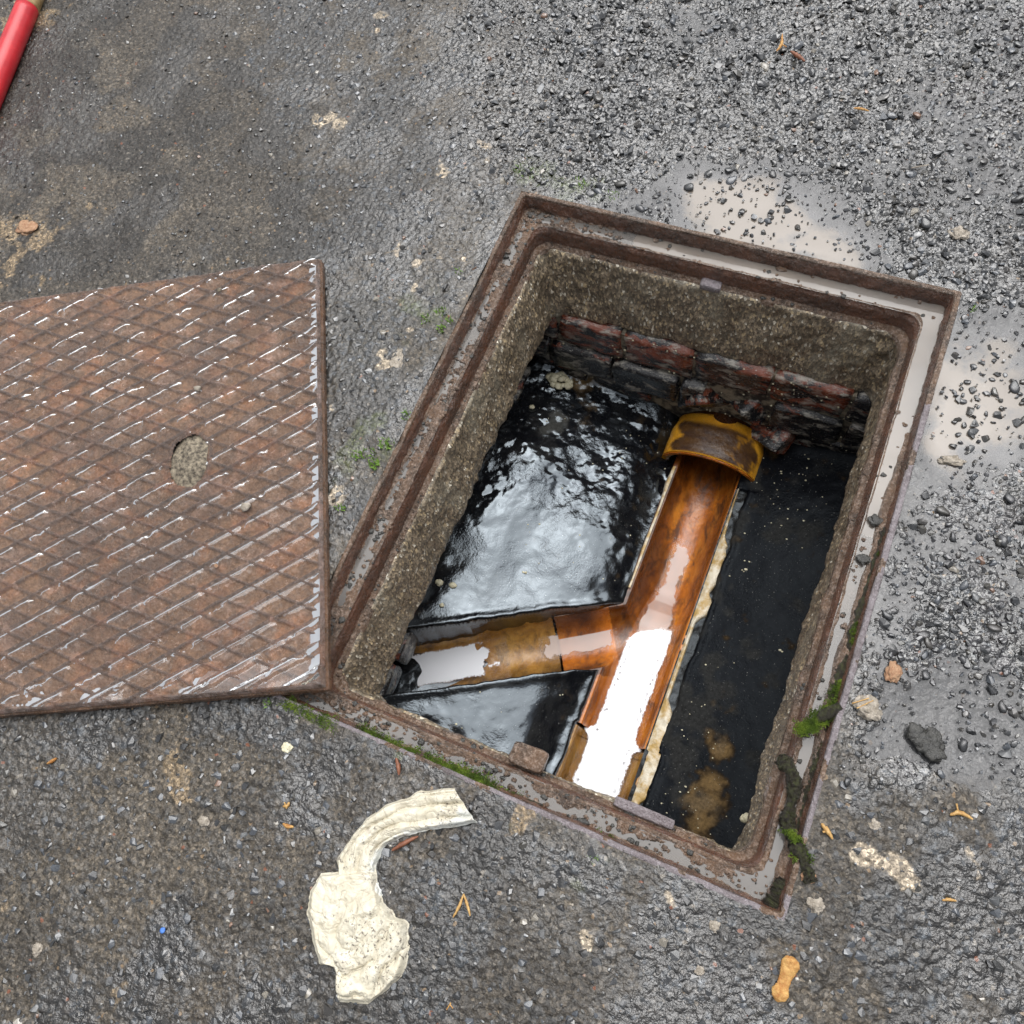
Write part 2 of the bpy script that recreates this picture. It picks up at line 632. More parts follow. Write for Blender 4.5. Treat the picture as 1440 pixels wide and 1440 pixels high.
# ------------------------------------------------------------------ ground
HX, HY = 0.263, 0.338         # outer half size of the frame
WATER_Z = -0.0036
TL_DRY = [(120, 180, 230, 1.0), (330, 330, 130, .75), (60, 330, 160, .9), (20, 20, 160, .7)]
PUDDLE = [(985, 262, 60, 1.0), (1060, 300, 70, 1.1), (1150, 340, 55, 1.0), (1215, 370, 40, .9), (900, 280, 30, .6),
          (1400, 540, 75, 1.3), (1345, 590, 60, 1.1), (1370, 650, 60, .8), (1330, 760, 50, .55), (1400, 800, 60, .2),
          (1300, 1010, 50, .8), (1390, 1020, 50, .7), (1340, 960, 50, .5), (1360, 1060, 45, .5), (1240, 1060, 35, .6),
          (1330, 470, 40, .8), (1440, 470, 50, .6), (1290, 680, 30, .6), (1265, 830, 25, .5), (1100, 262, 40, .4)]


def wetness(X, Y):
    a, b = pxy(640, 0), pxy(700, 330)
    d = b - a
    L = np.linalg.norm(d)
    s = -((X - a[0]) * d[1] - (Y - a[1]) * d[0]) / L
    s = np.where(X > 0, np.abs(s) + .1 * 0, s)
    side = ((X - a[0]) * d[1] - (Y - a[1]) * d[0]) / L
    w = ss(-.10, .14, -side) if False else ss(-.10, .16, side * np.sign(((pxy(1200, 100) - a)[0] * d[1] - (pxy(1200, 100) - a)[1] * d[0])))
    px, py = project(X, Y)
    lo = 1 - ss(1030, 1190, py + .12 * (px - 1300))
    lo2 = ss(1120, 1240, px)
    right = np.where(px > 1000, lo, 1.0)
    w = w * right * np.where(py > 420, lo2, 1)
    return np.clip(w + (fbm(X, Y, 9, 3, 5) - .5) * .5 * ss(0, .4, w) * (1 - ss(.8, 1, w)), 0, 1)


def chips(X, Y, cell, rmin, rmax, seed, prob=1.0, aniso=.35):
    """height above the matrix, id value of the chip on top"""
    gx, gy = X / cell, Y / cell
    ix, iy = np.floor(gx), np.floor(gy)
    best = np.full(X.shape, -1.0)
    bid = np.zeros(X.shape)
    for ox in (-1, 0, 1):
        for oy in (-1, 0, 1):
            cx, cy = ix + ox, iy + oy
            sx = (cx + .15 + .7 * _h(cx, cy, seed)) * cell
            sy = (cy + .15 + .7 * _h(cx, cy, seed + 1)) * cell
            r = rmin + (rmax - rmin) * _h(cx, cy, seed + 2) ** 1.5
            ang = _h(cx, cy, seed + 3) * math.pi
            dx, dy = X - sx, Y - sy
            ca, sa = np.cos(ang), np.sin(ang)
            u, v = dx * ca + dy * sa, (-dx * sa + dy * ca) * (1 + aniso)
            # rounded polygon outline
            q = (np.abs(u) ** 3 + np.abs(v) ** 3) ** (1 / 3) / r
            tx = (_h(cx, cy, seed + 4) - .5) * .5
            ty = (_h(cx, cy, seed + 5) - .5) * .5
            h = np.where(q < 1.05, (1 - q ** 4) * r * .7 + dx * tx + dy * ty + (_h(cx, cy, seed + 6) - .5) * .4 * r, -1)
            h = np.where(_h(cx, cy, seed + 7) < prob, h, -1)
            m = h > best
            best = np.where(m, h, best)
            bid = np.where(m, _h(cx, cy, seed + 8), bid)
    return best, bid


def ground_height(X, Y):
    w = wetness(X, Y)
    dry = np.clip(blobs(X, Y, TL_DRY), 0, 1)
    pud = blobs(X, Y, PUDDLE)
    px, py = project(X, Y)
    mid = np.clip(blobs(X, Y, [(530, 480, 90, 1), (600, 400, 70, .7), (640, 330, 60, .6), (540, 640, 60, 1), (470, 820, 40, 1)]), 0, 1)
    base = .0008 + (fbm(X, Y, 6, 3, 2) - .5) * .006 + (fbm(X, Y, 26, 4, 3) - .5) * .0040
    base = base - w * .0033 - np.clip(pud, 0, 1.2) * .0062
    amp = 1 - .35 * dry - .2 * mid
    h1, id1 = chips(X, Y, .0098, .0030, .0064, 50)
    h2, id2 = chips(X, Y, .0052, .0017, .0032, 80)
    calm = 1 - .75 * np.clip(pud, 0, 1)
    a1 = np.where(h1 > -.5, h1, 0) * (.42 + .40 * w) * amp * calm
    a2 = np.where(h2 > -.5, h2, 0) * .55 * (1 - .55 * dry) * (.4 + .6 * calm)
    gate = fbm(X, Y, 60, 2, 8)
    a1 = a1 * ss(.30, .52, gate + .25 * w)
    a1 = a1
    h = base + np.maximum(a1, a2) + (fbm(X, Y, 240, 3, 12) - .5) * .0016
    top = np.where(a1 > a2, id1, id2)
    crack = ss(0, .0010, np.maximum(a1, a2))
    # the road is made up flush against the frame
    de = np.maximum(np.abs(X) - HX, np.abs(Y) - HY)
    k = ss(.0, .02, de)
    onp = 1 - np.clip(pud + w, 0, 1)
    h = h * k + (1 - k) * np.where(onp > .5, .0004 + (h - base) * .5, np.minimum(h, -.0006))
    # shallow bed under the cover
    return h, w, dry, pud, mid, top, crack, px, py


STEP = .0016
gx = np.arange(-1.50, .72, STEP)
gy = np.arange(-.95, 1.02, STEP)
GX, GY = np.meshgrid(gx, gy)
PX, PY = project(GX, GY)
inview = (PX > -190) & (PX < 1690) & (PY > -150) & (PY < 1680)
rows = np.where(inview.any(1))[0]
cm = inview[:-1, :-1] & inview[1:, 1:] & inview[1:, :-1] & inview[:-1, 1:]
cxm = (GX[:-1, :-1] + STEP / 2)
cym = (GY[:-1, :-1] + STEP / 2)
cm &= ~((np.abs(cxm) < HX - .002) & (np.abs(cym) < HY - .002))
need = np.zeros(GX.shape, bool)
for a in (slice(None, -1), slice(1, None)):
    for b in (slice(None, -1), slice(1, None)):
        need[a, b] |= cm
fx, fy = GX[need], GY[need]
h, w, dry, pud, mid, top, crack, px_, py_ = ground_height(fx, fy)
# colours
low = np.clip((py_ - 950) / 200, 0, 1)
c_wet = np.array([.034, .036, .038])
c_dry = np.array([.056, .051, .045])
c_low = np.array([.034, .032, .030])
c_mid = np.array([.056, .052, .042])
colg = c_low[None] * np.ones((len(fx), 1))
colg = colg * (1 - w[:, None]) + c_wet * w[:, None]
colg = colg * (1 - dry[:, None]) + c_dry * dry[:, None]
colg = colg * (1 - mid[:, None] * .8) + c_mid * mid[:, None] * .8
tint = .55 + 1.0 * top
colg = colg * (tint[:, None] * (1 - .6 * dry[:, None]) + .6 * dry[:, None])
blue = (_h(np.floor(top * 9999), np.floor(top * 777), 3) > .82) & (dry < .5)
colg = np.where(blue[:, None], np.array([.075, .088, .105]), colg)
# silt lying between the chips
silt = ss(.47, .62, fbm(fx, fy, 16, 5, 21) + .10 * blobs(fx, fy, [(150, 1150, 200, 1), (100, 1380, 160, 1), (330, 1300, 120, .5), (60, 300, 100, 1), (250, 1090, 60, .8)]))
silt = np.clip(silt * 1.25, 0, 1) * (1 - .85 * w) * (1 - ss(.0, .0012, h - (fbm(fx, fy, 30, 2, 3) - .5) * .002) * .55)
colg = colg * (1 - .65 * silt[:, None]) + np.array([.19, .165, .13]) * .65 * silt[:, None]
# sandy and pale mortar patches
PATCH_TAN = [(45, 315, 26, 1), (70, 345, 20, 1), (20, 380, 24, 1), (110, 300, 14, .7), (30, 35, 30, 1), (70, 25, 25, 1), (10, 290, 18, .8), (60, 400, 14, .6),
             (238, 1080, 20, 1), (245, 1110, 20, 1), (228, 1130, 16, .9), (715, 1135, 20, 1), (700, 1150, 14, .8), (740, 1120, 12, .8),
             (170, 1400, 22, .7), (60, 1290, 20, .6), (20, 1260, 18, .7), (590, 1130, 8, .6), (205, 1215, 22, .6), (140, 95, 18, .5)]
PATCH_PALE = [(455, 172, 11, 1.2), (475, 165, 10, 1.2), (490, 178, 9, 1.2), (678, 210, 8, 1), (684, 228, 6, 1), (625, 243, 9, 1.1), (640, 238, 5, .8),
              (595, 366, 8, 1.1), (616, 362, 8, 1.1), (655, 356, 9, .9), (583, 470, 6, 1), (585, 410, 7, 1), (556, 498, 8, 1.3), (558, 518, 10, 1.4),
              (548, 30, 9, .8), (545, 48, 8, .7), (560, 115, 8, .8), (555, 340, 14, .6), (565, 350, 10, .5), (800, 1275, 13, 1.2), (806, 1290, 9, 1.1),
              (1225, 1222, 12, 1), (1250, 1228, 14, .9), (1270, 1240, 10, .9), (925, 1262, 9, .9), (935, 1275, 9, .8), (1365, 1235, 10, .7),
              (480, 700, 12, .7), (500, 690, 10, .6), (470, 580, 8, .7), (462, 130, 7, .6), (1330, 70, 6, .5), (330, 1395, 14, .5)]
rag = fbm(fx, fy, 90, 5, 31)
pt = ss(.42, .62, blobs(fx, fy, PATCH_TAN) * .75 + (rag - .5) * 1.1)
pp = ss(.40, .55, blobs(fx, fy, PATCH_PALE) * .75 + (rag - .5) * 1.0)
colg = colg * (1 - .8 * pt[:, None]) + np.array([.36, .28, .18]) * .8 * pt[:, None]
colg = colg * (1 - .85 * pp[:, None]) + np.array([.66, .58, .46]) * .85 * pp[:, None]
# green bloom close to the frame
gr = blobs(fx, fy, [(600, 450, 60, .8), (520, 630, 50, 1), (740, 250, 35, .9), (800, 268, 45, .8), (850, 275, 25, .6), (1290, 800, 30, .5), (470, 720, 40, .5), (480, 1010, 40, .6), (840, 1200, 30, .5), (430, 250, 20, .3), (560, 1060, 40, .4), (700, 1110, 40, .4)])
gm = ss(.45, .75, gr * .7 + (fbm(fx, fy, 45, 4, 41) - .5) * 1.2)
colg = colg * (1 - .6 * gm[:, None]) + np.array([.10, .13, .045]) * .6 * gm[:, None]
wetmap = np.clip(.42 + .58 * w - .40 * dry - .5 * silt - .4 * pt - .4 * pp + .25 * ss(.5, .6, fbm(fx, fy, 12, 3, 61)) - .3 * low * silt, 0, 1)
colA = np.concatenate([colg, wetmap[:, None]], 1)
Zf = np.zeros(GX.shape); Zf[need] = h
CA = np.zeros(GX.shape + (4,)); CA[need] = colA
V, F, C = grid_mesh(GX, GY, Zf, cm, CA)
# coarse rim out to the horizon, 4 mm lower where it passes under the fine sheet
ex = np.array([-60, -8, -2.5, -1.3, -.9, -.5, -.30, .30, .5, 1.2, 4, 20, 60])
ey = np.array([-60, -8, -2, -1., -.7, -.40, .40, .7, 1.1, 4, 20, 60])
EX, EY = np.meshgrid(ex, ey)
ecm = ~((np.abs((EX[:-1, :-1] + EX[1:, 1:]) / 2) < .3) & (np.abs((EY[:-1, :-1] + EY[1:, 1:]) / 2) < .4))
EZ = np.full(EX.shape, -.012)
EC = np.zeros(EX.shape + (4,)); EC[...] = (.045, .045, .046, .6)
V2, F2, C2 = grid_mesh(EX, EY, EZ, ecm, EC)
ground = obj('ground', np.vstack([V, V2]), [np.vstack([F, F2 + len(V)])], MAT['asphalt'], col=np.vstack([C, C2]))
tag(ground, kind='structure')
ground['_w'] = [0, 0, 0]


# ------------------------------------------------------------------ stones bedded in the road
def hull_stone(seed, rounded):
    r = random.Random(seed)
    bm = bmesh.new()
    if rounded:
        bmesh.ops.create_icosphere(bm, subdivisions=2, radius=1)
        ax = [Vector((r.gauss(0, 1), r.gauss(0, 1), r.gauss(0, 1))).normalized() for _ in range(9)]
        cut = [r.uniform(.45, .85) for _ in ax]
        for v in bm.verts:
            for a, k in zip(ax, cut):
                d = v.co.dot(a)
                if d > k:
                    v.co -= a * (d - k) * .85
        for v in bm.verts:
            v.co.x *= 1.3
            v.co.y *= .9
            v.co.z *= .55
    else:
        for _ in range(13):
            v = Vector((r.gauss(0, 1), r.gauss(0, 1), r.gauss(0, 1))).normalized()
            bm.verts.new((v.x * 1.1, v.y * .85, v.z * .6))
        g = bmesh.ops.convex_hull(bm, input=bm.verts)
        junk = [e for e in g['geom_interior'] if isinstance(e, bmesh.types.BMVert)]
        bmesh.ops.delete(bm, geom=junk, context='VERTS')
        bmesh.ops.triangulate(bm, faces=bm.faces)
    V = np.array([v.co[:] for v in bm.verts])
    bm.verts.index_update()
    F = np.array([[v.index for v in f.verts] for f in bm.faces])
    bm.free()
    return V, F


SHAPES = [(hull_stone(i, True), True) for i in range(8)] + [(hull_stone(100 + i, False), False) for i in range(8)]
TONES = [(.035, .037, .040), (.05, .052, .055), (.028, .028, .028), (.06, .055, .045), (.085, .095, .11), (.045, .040, .034),
         (.10, .105, .11), (.30, .27, .22), (.24, .13, .08)]
TONEW = np.array([.28, .2, .16, .1, .1, .1, .03, .012, .008])
TONEW = TONEW / TONEW.sum()
TONED = np.array([.16, .16, .12, .1, .20, .1, .12, .03, .012])
TONED = TONED / TONED.sum()
cand = []
cell = .0076
for ix in range(int(-1.4 / cell), int(.70 / cell)):
    for iy in range(int(-.92 / cell), int(1.0 / cell)):
        cand.append(((ix + rng.random()) * cell, (iy + rng.random()) * cell))
cand = np.array(cand)
cpx, cpy = project(cand[:, 0], cand[:, 1])
ok = (cpx > -170) & (cpx < 1670) & (cpy > -130) & (cpy < 1660)
ok &= ~((np.abs(cand[:, 0]) < HX + .006) & (np.abs(cand[:, 1]) < HY + .006))
cand, cpx, cpy = cand[ok], cpx[ok], cpy[ok]
gh, gw, gdry, gpud, gmid, *_ = ground_height(cand[:, 0], cand[:, 1])
dens = .34 + .34 * gw + 1.5 * gw * (fbm(cand[:, 0], cand[:, 1], 38, 2, 79) - .5) - .02 * gdry - .1 * gmid - .50 * np.clip(gpud, 0, 1) * (1 - .35 * ss(.5, .62, fbm(cand[:, 0], cand[:, 1], 22, 2, 77)))
keep = rng.random(len(cand)) < dens
cand, gh, gw, gdry, gpud, cpx, cpy = cand[keep], gh[keep], gw[keep], gdry[keep], gpud[keep], cpx[keep], cpy[keep]
size = .0014 + .0040 * rng.random(len(cand)) ** 3.2 + .0017 * gw * rng.random(len(cand))
flush = (gw < .4) & (gdry < .5)
size = np.where(flush, .0020 + .0044 * rng.random(len(cand)) ** 2.3, size)
size = size * (1 - .35 * gdry)
appar = size / np.sqrt((cand[:, 0] - CAM[0]) ** 2 + (cand[:, 1] - CAM[1]) ** 2 + CAM[2] ** 2) * ((cpx > 5) & (cpx < 1435) & (cpy > 5) & (cpy < 1435) & (gdry >= 0))
order = np.argsort(-appar)
SV, SF, SC = [], [], []
nv = 0
stone_meshes = {}


def stone_mesh(si, ti):
    if (si, ti) not in stone_meshes:
        (V, F), rd = SHAPES[si]
        c = np.tile(np.array(TONES[ti]), (len(V), 1))
        me = mesh_np('stone', V, [F], c, rd)
        me.materials.append(MAT['stone'])
        stone_meshes[(si, ti)] = me
    return stone_meshes[(si, ti)]


for rank, i in enumerate(order):
    wetk = gw[i] > .4
    si = int(rng.integers(0, 8)) if (wetk and rng.random() < .35) else int(rng.integers(8, 16))
    ti = int(rng.choice(len(TONES), p=TONEW if wetk else TONED))
    if gdry[i] > .5 and ti < 4:
        ti = 5 if rng.random() < .5 else 3
    s = size[i]
    rot = Matrix.Rotation(rng.uniform(0, 6.28), 3, 'Z') @ Matrix.Rotation(rng.uniform(-.4, .4), 3, 'X') @ Matrix.Rotation(rng.uniform(-.4, .4), 3, 'Y')
    zb = gh[i]
    if gpud[i] > .3:
        zb = max(zb, WATER_Z - s * .15)
    z = zb + s * (-.22 if not wetk else .18)
    if gdry[i] > .5:
        z = zb + s * .1
    if rank < 300:
        o = bpy.data.objects.new('stone', stone_mesh(si, ti))
        COL.objects.link(o)
        o.parent = ground
        o.location = (cand[i, 0], cand[i, 1], z)
        o.rotation_euler = rot.to_euler()
        o.scale = (s, s, s)
    else:
        (V, F), rd = SHAPES[si]
        R = np.array(rot)
        SV.append(V @ R.T * s + np.array([cand[i, 0], cand[i, 1], z]))
        SF.append(F + nv)
        nv += len(V)
        SC.append(np.tile(np.array(TONES[ti]), (len(V), 1)))
# fine grit standing proud of the water film
g2 = []
cell = .0062
for ix in range(int(-.75 / cell), int(.55 / cell)):
    for iy in range(int(-.45 / cell), int(.88 / cell)):
        g2.append(((ix + rng.random()) * cell, (iy + rng.random()) * cell))
g2 = np.array(g2)
qx, qy = project(g2[:, 0], g2[:, 1])
ok = (qx > 400) & (qx < 1460) & (qy > -20) & (qy < 1300) & ~((np.abs(g2[:, 0]) < HX + .004) & (np.abs(g2[:, 1]) < HY + .004))
g2 = g2[ok]
gh2, gw2, gd2, gp2, *_ = ground_height(g2[:, 0], g2[:, 1])
kp = (gw2 > .3) & (rng.random(len(g2)) < .85 - .6 * np.clip(gp2, 0, 1))
for (x_, y_), h_, w_, p_ in zip(g2[kp], gh2[kp], gw2[kp], gp2[kp]):
    (V, F), rd = SHAPES[int(rng.integers(8, 16))]
    s_ = .0008 + .0016 * rng.random() ** 1.5
    z_ = max(h_, WATER_Z + .0012) + s_ * .1
    a_ = rng.uniform(0, 6.28)
    Rz = np.array([[math.cos(a_), -math.sin(a_), 0], [math.sin(a_), math.cos(a_), 0], [0, 0, 1]])
    SV.append(V @ Rz.T * s_ + np.array([x_, y_, z_]))
    SF.append(F + nv)
    nv += len(V)
    SC.append(np.tile(np.array(TONES[int(rng.choice(len(TONES), p=TONEW))]), (len(V), 1)))
o = obj('stone_chippings', np.vstack(SV), [np.vstack(SF)], MAT['stone'], parent=ground, col=np.vstack(SC), smooth=False)
tag(o, kind='stuff')

# ------------------------------------------------------------------ standing water on the road
STW = .006
wx = np.arange(-.62, .74, STW)
wy = np.arange(-.40, .90, STW)
WX, WY = np.meshgrid(wx, wy)
ww = wetness(WX, WY)
wp = blobs(WX, WY, PUDDLE)
wz = WATER_Z + .0009 + np.clip(ww - 1, -1, 0) * .006 + (fbm(WX, WY, 14, 3, 181) - .5) * .0030 - .0016 * np.clip(wp, 0, 1)
wz = np.where(wp > .2, np.maximum(wz, WATER_Z - .001), wz)
wz = np.where(np.maximum(np.abs(WX) - HX, np.abs(WY) - HY) < .02, np.minimum(wz, -.0015), wz)
mu = np.clip(blobs(WX, WY, [(1050, 300, 75, 1.1), (1130, 335, 50, .8), (1200, 365, 40, .6), (960, 275, 40, .6), (1395, 560, 75, 1.1), (1350, 610, 45, .6), (1330, 480, 30, .4)]), 0, 1)
wcm = (np.maximum(ww, wp) > .25)[:-1, :-1]
wcm &= ~((np.abs(WX[:-1, :-1] + STW / 2) < HX - .0035) & (np.abs(WY[:-1, :-1] + STW / 2) < HY - .0035))
# snap the shore to the rim
SX = np.where((np.abs(WX - HX) < STW * .5), HX - .001, WX)
SY = np.where((np.abs(WY - HY) < STW * .5), HY - .001, WY)
V, F, C = grid_mesh(SX, SY, wz, wcm, np.stack([mu, mu, mu, np.ones_like(mu)], -1))


def m_roadwater():
    t = NT('road_water')
    mu_ = t.attr()
    sp = t.n('SeparateColor'); t.l(mu_, sp.inputs[0])
    c = t.mix(t.ramp(t.math('ADD', sp.outputs[0], t.math('MULTIPLY', t.math('SUBTRACT', t.noise(18, 6, .65), .5), 2.2)), [(.45, 0), (.80, 1)]), (.10, .10, .104), (.205, .175, .146))
    a = t.ramp(t.math('ADD', sp.outputs[0], t.math('MULTIPLY', t.math('SUBTRACT', t.noise(12, 3), .5), .3)), [(.0, .42), (.45, .7), (.9, .95)])
    t.set(color=c, alpha=a, rough=.03, ior=1.5, spec=.75)
    t.bump(t.noise(25, 2), .05, .001)
    return t.m


puddle = obj('puddle_water', V, [F], m_roadwater(), col=C)
tag(puddle, kind='structure')

# ------------------------------------------------------------------ inspection chamber frame
FR = thing('manhole_surround', 'rusty cast iron surround round the open drain pit, wet and mossy along its edges', 'manhole frame', (0, 0, -.05))
NC = 14


def ring(hx, hy, r, nx=230, ny=300, cx=0, cy=0):
    r = max(r, 1e-4)
    P = []
    for (sx, sy, a0) in ((1, 1, 0), (-1, 1, 90), (-1, -1, 180), (1, -1, 270)):
        for k in range(NC):
            a = math.radians(a0 + 90 * k / (NC - 1))
            P.append((sx * (hx - r) + r * math.cos(a), sy * (hy - r) + r * math.sin(a)))
        n = nx if a0 in (0, 180) else ny
        nxt = {0: (-(hx - r), hy), 90: (-hx, -(hy - r)), 180: (hx - r, -hy), 270: (hx, hy - r)}[a0]
        cur = P[-1]
        for k in range(1, n):
            t = k / n
            P.append((cur[0] + (nxt[0] - cur[0]) * t, cur[1] + (nxt[1] - cur[1]) * t))
    return np.array(P) + np.array([cx, cy])


def sweep(profile, disp=None, nx=230, ny=300, cx=0, cy=0, hx=HX, hy=HY):
    """profile: list of (inset, z, corner radius). disp(X,Y,Z,i)->dinset,dz"""
    RG = []
    for (d, z, r) in profile:
        P = ring(hx - d, hy - d, r, nx, ny, cx, cy)
        RG.append(np.c_[P, np.full(len(P), z)])
    A = np.array(RG)          # profile x perimeter x 3
    n, m, _ = A.shape
    c = np.array([cx, cy])
    if disp is not None:
        per = np.arange(m) * .002
        for i in range(n):
            dd, dz = disp(A[i, :, 0], A[i, :, 1], A[i, :, 2], i / (n - 1), per)
            nrm = np.stack([np.sign(A[i, :, 0] - cx) * (np.abs(A[i, :, 0] - cx) - (hx - hy) > np.abs(A[i, :, 1] - cy)),
                            np.sign(A[i, :, 1] - cy) * (np.abs(A[i, :, 0] - cx) - (hx - hy) <= np.abs(A[i, :, 1] - cy))], -1)
            A[i, :, :2] -= nrm * dd[:, None]
            A[i, :, 2] += dz
    idx = np.arange(n * m).reshape(n, m)
    j = np.roll(idx, -1, 1)
    F = np.stack([idx[:-1], idx[1:], j[1:], j[:-1]], -1).reshape(-1, 4)
    return A.reshape(-1, 3), F


def dense(prof, step=.002):
    out = [prof[0]]
    for a, b in zip(prof[:-1], prof[1:]):
        L = math.hypot(b[0] - a[0], b[1] - a[1])
        k = max(1, int(L / step))
        for i in range(1, k + 1):
            t = i / k
            out.append(tuple(a[j] + (b[j] - a[j]) * t for j in range(3)))
    return out


def d_rim(X, Y, Z, u, per):
    n = fbm(per, Z * 3 + u, 60, 4, 3) - .5
    right_low = ss(.05, -.1, Y) * (X > .2)
    left = ss(-.2, -.25, X)
    sink = -.004 * left * ss(.45, .6, fbm(per, per * 0, 14, 3, 71)) * (u > .2)
    return n * .0018 * ss(0, .3, u), n * .0012 + sink + (fbm(per, per * 0, 5, 2, 9) - .5) * .001


V, F = sweep(dense([(0, -.030, .003), (0, -.001, .003), (.0008, 0.0006, .003), (.0052, .0008, .003), (.0060, -.0012, .004), (.0068, -.010, .005), (.0080, -.0225, .006)]), d_rim)
# the top of the rim is bare metal, its inner face is rust
rimcut = 17
cF = V[F].mean(1)
bare = ((cF[:, 1] < -HY + .012) | ((cF[:, 0] > HX - .012) & (cF[:, 1] < .19) & (np.abs(cF[:, 1] + .293) > .022))) & (fbm(cF[:, 0], cF[:, 1], 40, 3, 321) > .36)
obj('rim', V, [F[bare]], MAT['steel'], FR)
obj('rim', V, [F[~bare]], MAT['rust'], FR)
V, F = sweep(dense([(.0060, -.0022, .004), (.0066, -.004, .004), (.0074, -.012, .005), (.0086, -.0225, .006)]), lambda X, Y, Z, u, per: (.0004 + np.abs(fbm(per, Z, 130, 4, 7) - .3) * .0045 * ss(0, .5, u), per * 0))
obj('rim_face', V, [F], MAT['rustdark'], FR)


def d_seat(X, Y, Z, u, per):
    r = (fbm(X, Y, 35, 4, 14) - .5) * .0075 + (fbm(X, Y, 150, 4, 15) - .5) * .0045
    left = ss(-.22, -.24, X)
    topright = np.maximum(ss(.30, .315, Y) * ss(-.16, -.05, X), ss(.22, .235, X) * ss(-.1, .0, Y))
    r = r * (1 - .6 * topright) - .0022 * topright + .0010 * left
    edge = np.exp(-((u - .05) / .12) ** 2) * (.002 + .006 * fbm(per, per * 0, 45, 3, 19)) * (1 - .5 * topright)
    top_s = (Y > HY - .036) & (np.abs(Y) - (HY - HX) > np.abs(X))
    rgt_s = (X > HX - .036) & ~(np.abs(Y) - (HY - HX) > np.abs(X))
    k = (u - .35)
    slope = np.where(top_s, .0018 * k, np.where(rgt_s, -.0030 * k, .0058 * k))
    sludge = .0085 * rgt_s * ss(.52, .30, u + (fbm(per, per * 0, 30, 3, 191) - .5) * .35) * ss(.22, .1, Y)
    return (fbm(X, Y, 90, 3, 16) - .5) * .002, r * (u < .93) + edge * ~rgt_s + slope * (u < .80) + sludge


V, F = sweep(dense([(.0075, -.0215, .006), (.0235, -.0215, .012), (.0255, -.0185, .014), (.0278, -.0180, .016), (.0292, -.0200, .017)], .0013), d_seat)
obj('seat', V, [F], MAT['rust'], FR)


def d_face(X, Y, Z, u, per):
    return (fbm(per, Z, 70, 4, 24) - .5) * .0030 * ss(0, .1, u) * (1 - ss(.9, 1, u)), (fbm(per, Z, 50, 3, 25) - .5) * .002 * ss(0, .2, u)


V, F = sweep(dense([(.0290, -.0202, .017), (.0315, -.026, .018), (.0330, -.043, .019)]), d_face)
obj('inner_face', V, [F], MAT['rustdark'], FR)


def d_ledge(X, Y, Z, u, per):
    return (fbm(X, Y, 60, 4, 27) - .45) * .006 * ss(.3, 1, u), (fbm(X, Y, 120, 4, 26) - .5) * .0035


V, F = sweep(dense([(.0328, -.0425, .019), (.0355, -.0445, .02), (.0385, -.0455, .020), (.0400, -.052, .020)], .0015), d_ledge)
obj('ledge', V, [F], MAT['rust'], FR)


def lump(c, rx, ry, rz, seed, amp=.25, sub=3, f=1.6):
    bm = bmesh.new()
    bmesh.ops.create_icosphere(bm, subdivisions=sub, radius=1)
    V = np.array([v.co[:] for v in bm.verts])
    bm.verts.index_update()
    F = np.array([[v.index for v in f_.verts] for f_ in bm.faces])
    bm.free()
    n = fbm(V[:, 0] + seed * 3.7, V[:, 1] + V[:, 2] * 1.3, f, 3, seed) + fbm(V[:, 2] - seed, V[:, 0] * .8 + 5, f, 3, seed + 7) - 1
    V = V * (1 + amp * 2 * n[:, None])
    return V * np.array([rx, ry, rz]) + np.array(c), F


def multi(lst):
    Vs, Fs, n = [], [], 0
    for V, F in lst:
        Vs.append(V); Fs.append(F + n); n += len(V)
    return np.vstack(Vs), [np.vstack(Fs)]


def rbox(c, s, rot=0, seed=0, amp=.001, seg=5, round_=.25):
    """roughened box"""
    bm = bmesh.new()
    bmesh.ops.create_cube(bm, size=1)
    bmesh.ops.subdivide_edges(bm, edges=bm.edges, cuts=seg, use_grid_fill=True)
    V = np.array([v.co[:] for v in bm.verts])
    bm.verts.index_update()
    F = np.array([[v.index for v in f_.verts] for f_ in bm.faces])
    bm.free()
    S_ = np.array(s)
    P = V * S_
    rad = min(s) * round_
    inner = np.clip(P, -(S_ / 2 - rad), S_ / 2 - rad)
    d = P - inner
    L = np.linalg.norm(d, axis=1, keepdims=True)
    P = inner + np.where(L > 1e-9, d / np.maximum(L, 1e-9) * np.minimum(L, rad), 0)
    n = np.stack([fbm(P[:, 1] + c[0], P[:, 2] + seed, 60, 3, seed + k) + fbm(P[:, 0] - c[1], P[:, 2] * .7, 60, 3, seed + 5 + k) - 1 for k in range(3)], -1)
    P = P + n * amp * 2
    ca, sa = math.cos(rot), math.sin(rot)
    R = np.array([[ca, -sa, 0], [sa, ca, 0], [0, 0, 1]])
    return P @ R.T + np.array(c), F


# lifting lugs cast on the inside of the frame
a = pw(738, 1080, -.03)
V, F = rbox((a[0], -.292, -.032), (.036, .022, .016), 0, 3, .0016)
tag(obj('lug', V, [F], MAT['rust'], FR))
a = pw(1003, 392, -.045)
V, F = rbox((a[0], .302, -.045), (.026, .014, .012), .05, 5, .0012)
obj('lug', V, [F], MAT['steel'], FR)
a = pw(905, 1150, -.04)
V, F = rbox((.122, -.297, -.043), (.060, .010, .010), .0, 6, .0012)
obj('lug', V, [F], MAT['steel'], FR)

